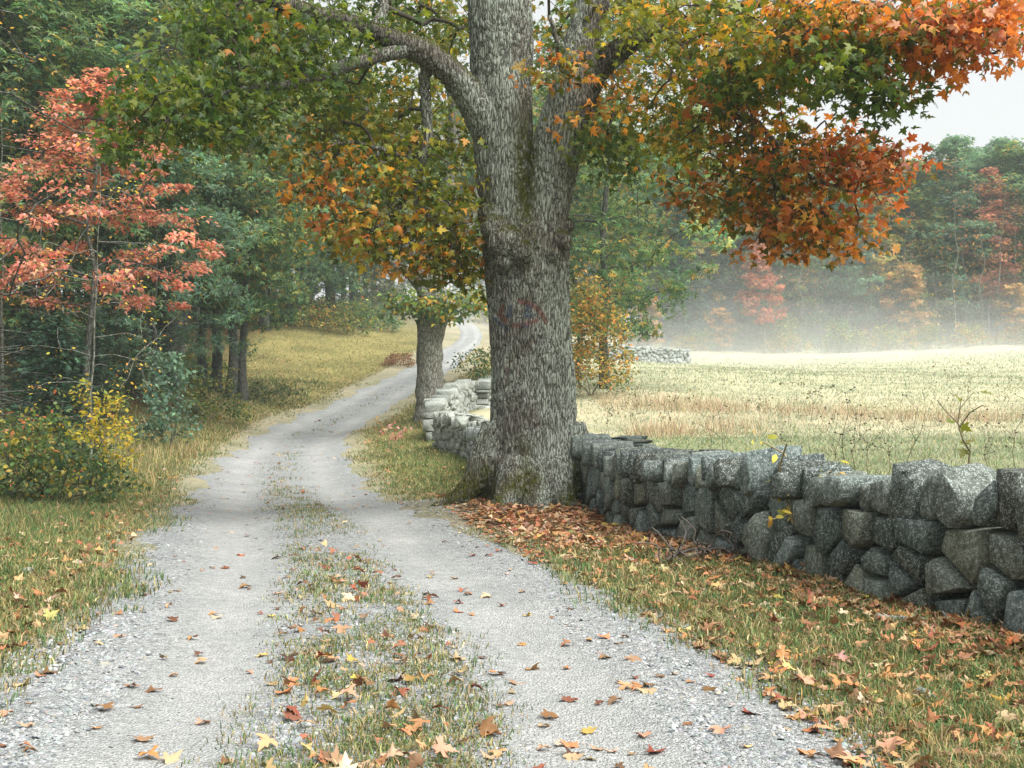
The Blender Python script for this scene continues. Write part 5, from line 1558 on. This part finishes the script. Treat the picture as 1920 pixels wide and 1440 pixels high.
# undergrowth along the wood
LM_FAR = LANDMARKS; LANDMARKS = LM_LEFT
UG = [make_bush(1.2, 1.3, 46, 22, .13, FG, .32), make_bush(1.6, 1.2, 46, 22, .14, FGY, .34), make_bush(1.0, 1.5, 40, 22, .13, FY, .32)]
for i, (x, y) in enumerate(dart(-34, -11, 31, 62, 30, 1.3, lambda x, y: x < -13.6 - (.0 if y < 50 else 1.5) and x > -.47 * y)):
    place(UG[i % 3], "undergrowth_shrub", x, y, label_by(x, y, ["low green", "yellow green", "yellowish"][i % 3] + " undergrowth shrub", ""), "bush", "undergrowth shrubs of the left wood", s=rng.uniform(.7, 1.3), names=BN)
for i, (x, y) in enumerate(dart(-30, 6, 98, 116, 30, 1.6, lambda x, y: abs(road_dist(np.array([x]), np.array([y]))[0][0]) > 3.2)):
    place(UG[i % 3], "crest_shrub", x, y, label_by(x, y, ["green", "yellow green", "yellow"][i % 3] + " shrub on the hill crest", ""), "bush", "shrubs on the hill crest", s=rng.uniform(1.3, 2.4), names=BN)
for i, (px, d) in enumerate([(905, 99), (930, 97), (955, 96), (985, 95), (1020, 94), (815, 108), (860, 110), (885, 107)]):
    place(UG[i % 3], "crest_shrub", at_px(px, d), d, label_by(at_px(px, d), d, ["green", "yellow green", "yellow"][i % 3] + " shrub beside the track's end", ""), "bush", "shrubs on the hill crest", s=1.9, names=BN)
for i, (x, y) in enumerate(dart(-22, -9, 84, 98, 16, 2, lambda x, y: road_dist(np.array([x]), np.array([y]))[0][0] < -7)):
    place(UG[i % 3], "bank_shrub", x, y, label_by(x, y, ["green", "yellow green", "yellow"][i % 3] + " shrub topping the bank", ""), "bush", "shrubs along the top of the bank", s=rng.uniform(1.0, 1.8), names=BN)
LANDMARKS = LM_FAR
for i, (x, y) in enumerate(dart(10, 50, 96.5, 101, 26, 1.2, lambda x, y: x < .47 * y)):
    place(UG[i % 3], "edge_shrub", x, y, label_by(x, y, ["low green shrub", "low yellow green shrub", "low yellow shrub"][i % 3], " at field edge"), "bush", "shrubs along the far field edge", s=rng.uniform(.8, 1.7), names=BN)

# ------------------------------------------------------------------ small things by the wall
def stalk_plant(name, x, y, h, label, cat, lean=(0, 0), heads=10, head=.012, spread=.35, leafp=None, leaf=.07, col=(.10, .085, .05), headcol=(.022, .018, .014), stems=3, group=None, thick=1.0):
    z = float(surf(np.array([x]), np.array([y]))[0])
    e = empty(name, (x, y, z), label, cat, group)
    base = np.array([[rng.normal(0, .02), rng.normal(0, .02), -.05] for _ in range(stems)])
    n = max(heads, 9)
    u = rng.uniform(.35, 1, n); u[0] = 1
    tgt = np.stack([lean[0] * u + rng.normal(0, spread * .5, n) * u, lean[1] * u + rng.normal(0, spread * .5, n) * u, h * u], 1)
    midp = np.stack([lean[0] * .5 + rng.normal(0, .03, stems), lean[1] * .5 + rng.normal(0, .03, stems), np.full(stems, h * .5)], 1)
    tg = np.vstack([midp, tgt])
    par, N, w, nr = prim(base, np.zeros(stems), tg, .5)
    V, F = skeleton_mesh(par, N, w, nr, .0016 * thick, .4, 3, .04, .008 * thick)
    link("stalk", mesh_of("stalk", V, F, np.tile(np.array(col), (len(V), 1))), M["twig"], e)
    if heads:
        V, F, C = scatter(OCT * np.array([1, 1, 1.2]), OCF, tgt, np.tile(np.eye(3), (n, 1, 1)), head * rng.uniform(.6, 1.4, n), np.tile(np.array(headcol), (n, 1)))
        link("seed_heads", mesh_of("seed_heads", V, F, C, True), M["twig"], e)["kind"] = "stuff"
    if leafp:
        m = leafp[0]; k = rng.integers(0, n, m)
        off = rng.normal(0, .05, (m, 3)); P = tgt[k] + off
        Cc = pick(leafp[1], m, .15)
        T, TF = leafp[2]
        V, F, C = scatter(T, TF, P, frames(rng.normal(0, .5, (m, 3)) + np.array([0, -.5, .6]), off + np.array([0, 0, -.03]) + rng.normal(0, .04, (m, 3))), leaf * rng.uniform(.7, 1.3, m), Cc)
        link("leaves", mesh_of("leaves", V, F, C), M["leaf"], e)
    return e
YL = [(3, (.52, .42, .06)), (1, (.40, .38, .06)), (1, (.55, .33, .06))]
stalk_plant("sapling", at_px(1492, 10.4), 10.4, 1.15, "slim sapling with small yellow leaves in front of the dark wall", "sapling", lean=(-.12, 0), heads=0, spread=.40, leafp=(46, YL, (OVATE_T, OVATE_F)), leaf=.085, col=(.34, .29, .16), stems=1, thick=5.5)
stalk_plant("leafy_stalk", at_px(1795, 11.3), 11.3, 1.0, "single stalk with hanging olive green leaves behind the wall", "weed", lean=(.12, 0), heads=0, spread=.2, leafp=(9, [(1, (.16, .17, .02))], (MAPLE_T, MAPLE_F)), leaf=.10, stems=1, thick=3)
LM_W = [(1150, "the old maple"), (1480, "the yellow-leaved sapling"), (1610, "the thickest weed clump"), (1800, "the green-leaved stalk")]
wl_ = ["tall", "slender", "bent", "forked", "leaning", "spindly", "branching"]
for i, (px, d, h) in enumerate([(1590, 12.6, 1.05), (1610, 12.9, .9), (1630, 12.4, .85), (1690, 13.2, 1.15), (1560, 12.8, .75), (1480, 14.5, .8), (1370, 16, .85), (1330, 17, .9), (1850, 12.0, .8), (1900, 12.2, .95), (1660, 13.0, .7)]):
    stalk_plant("dry_weed", at_px(px, d), d, h, ["short", "tall"][int(h > .88)] + " dry weed with dark seed heads behind the wall, " + ["left of ", "right of "][int(px > min(LM_W, key=lambda l: abs(l[0] - px))[0])] + min(LM_W, key=lambda l: abs(l[0] - px))[1], "weed", lean=(rng.normal(0, .12), 0), heads=14, spread=.45, stems=3, group="dry weeds behind the wall")
for i, (px, d, h) in enumerate([(1150, 29, 1.4), (1195, 30, 1.6), (1430, 34, 1.2), (1500, 35, 1.4), (1520, 34, 1.1), (1780, 38, 1.7), (1820, 42, 1.6), (1250, 31, 1.1), (1880, 40, 1.2)]):
    stalk_plant("field_weed", at_px(px, d), d, h, ["shorter", "tall"][int(h > 1.3)] + " brown weed in the field's dry grass, " + ["left of ", "right of "][int(px > min(LM_W, key=lambda l: abs(l[0] - px))[0])] + min(LM_W, key=lambda l: abs(l[0] - px))[1], "weed", lean=(rng.normal(0, .2), 0), heads=22, head=.02, spread=.7, stems=6, group="tall weeds in the dry grass band", leafp=(26, [(2, (.12, .12, .05)), (1, (.22, .16, .08))], (OVATE_T, OVATE_F)), leaf=.09)
stalk_plant("mullein_stalk", at_px(704, 27), 27, 1.45, "tall dry brown flower stalk beside the bend of the track", "weed", lean=(.12, 0), heads=8, head=.02, spread=.10, stems=1, col=(.22, .15, .09), leafp=(10, [(1, (.28, .19, .11))], (OVATE_T, OVATE_F)), leaf=.16)
stalk_plant("pink_weed", at_px(742, 31), 31, .9, "weed with pinkish leaves beside the wall corner", "weed", heads=0, spread=.6, stems=5, leafp=(70, [(2, (.45, .22, .20)), (1, (.36, .13, .08))], (OVATE_T, OVATE_F)), leaf=.10)
# dead branches and bigger stones on the right verge
def dead_branch(x, y, L, ang, label, n=14, r=.02, col=(.075, .065, .055), hgt=.1):
    z = float(surf(np.array([x]), np.array([y]))[0])
    e = empty("dead_branch", (x, y, z), label, "branch")
    d = np.array([math.cos(ang), math.sin(ang), 0])
    P = np.array([d * L * t + np.array([0, 0, hgt * math.sin(t * 3.0) + .02]) + rng.normal(0, .02, 3) for t in np.linspace(0, 1, 7)])
    V, F = tube(catmull(P, 4), np.linspace(r, r * .3, 25), 7)
    link("limb", mesh_of("limb", V, F, np.tile(np.array(col), (len(V), 1)), True), M["twig"], e)
    if n:
        tg = np.stack([P[rng.integers(1, 7, n)][:, i] + rng.normal(0, [.18, .15, .10][i], n) for i in range(3)], 1); tg[:, 2] = np.abs(tg[:, 2]) + .02
        par, N, w, nr = prim(P, np.zeros(len(P)), tg, .3)
        V, F = skeleton_mesh(par, N, w, nr, .0055, .35, 4, .05, .014)
        link("twigs", mesh_of("twigs", V, F, np.tile(np.array(col) * 1.3, (len(V), 1))), M["twig"], e)["kind"] = "stuff"
    return e
xx, yy = 1.45, 11.0
dead_branch(xx, yy, .95, .25, "heap of dark dead twigs against the foot of the wall", 170, .018, hgt=.16)
dead_branch(at_px(1235, 10.6), 10.6, .75, -.35, "bare grey stick lying in the leaves before the twig heap", 0, .016, (.20, .17, .14), .03)
dead_branch(at_px(1640, 8.0), 8.0, .5, -.2, "flat weathered piece of grey wood lying in the right verge", 4, .04, (.20, .21, .21), .01)
for i, (px, py, s, lab) in enumerate([(1728, 1318, .11, "pale grey stone half sunk in the grass below the wall, largest on the right verge"), (1415, 1170, .06, "small white stone among the leaves of the right verge"), (55, 1088, .08, "white stone lying in the grass of the left verge"), (1690, 1345, .04, "tiny white pebble below the pale grey stone")]):
    d = EYE * FPX / (py - YH)
    x = at_px(px, d)
    V, F = rock_mesh((s * 1.3, s, s * .8), 100 + i, 8, 5)
    o = link("field_stone", mesh_of("field_stone", V, F, None, False), M["stone_pale_lit"], None, (x, d, float(surf(np.array([x]), np.array([d]))[0]) + s * .22))
    tag(o, lab, "stone")
# ------------------------------------------------------------------ air
def volume_mat(name, density, color=(.84, .97, .955), aniso=0.1):
    s = NT(name)
    v = s.node("ShaderNodeVolumePrincipled", {"Color": (*color, 1), "Density": density, "Anisotropy": aniso})
    s.l.new(v.outputs[0], s.out.inputs["Volume"])
    return s.m
hz = np.array([(x, y, z) for x in (-440, 440) for y in (-75, 500) for z in (-4, 48)], float)
hf = np.array([(0, 1, 3, 2), (4, 6, 7, 5), (0, 4, 5, 1), (2, 3, 7, 6), (0, 2, 6, 4), (1, 5, 7, 3)])
tag(link("haze", mesh_of("haze", hz, hf), volume_mat("morning_haze", 0.0006)), "thin pale morning haze over the whole valley", "haze", kind="stuff")
# low banks of mist lying on the far part of the field, thick at the foot of the wood
def mist(c, r, dens, name="mist"):
    th, ph = np.linspace(0, np.pi, 25), np.linspace(0, 2 * np.pi, 48, endpoint=False)
    T, Pp = np.meshgrid(th, ph, indexing='ij')
    V = np.stack([np.sin(T) * np.cos(Pp), np.sin(T) * np.sin(Pp), np.cos(T)], 2).reshape(-1, 3)
    x, y = c[0] + V[:, 0] * r[0], c[1] + V[:, 1] * r[1]
    lump = 1 + .35 * lowfreq(x, y, .16, c[0]) + .2 * lowfreq(x, y, .4, c[1])
    z = gz_base(x, y) + c[2] + V[:, 2] * r[2] * lump
    i, j = np.meshgrid(np.arange(24), np.arange(48), indexing='ij'); i, j = i.ravel(), j.ravel()
    F = np.stack([i * 48 + j, i * 48 + (j + 1) % 48, (i + 1) * 48 + (j + 1) % 48, (i + 1) * 48 + j], 1)
    ob = link(name, mesh_of(name, np.stack([x, y, z], 1), F[:, ::-1]), volume_mat("ground_mist", dens, (.975, .99, .99), -.1))
    return tag(ob, "low bank of white mist lying on the far end of the field", "mist", "banks of mist on the field", "stuff")
for rz_m, dens in ((1.1, .0045), (2.2, .005), (3.8, .006), (6.0, .0045), (9.0, .0035)):
    mist((20, 97, .0), (26 + 2.0 * rz_m, 13 + .3 * rz_m, rz_m), dens)
for rz_m, dens in ((1.0, .004), (2.4, .004), (4.5, .003)):
    mist((40, 96, .0), (50, 15, rz_m), dens)
mist((32, 88, .0), (46, 24, .7), 0.004)
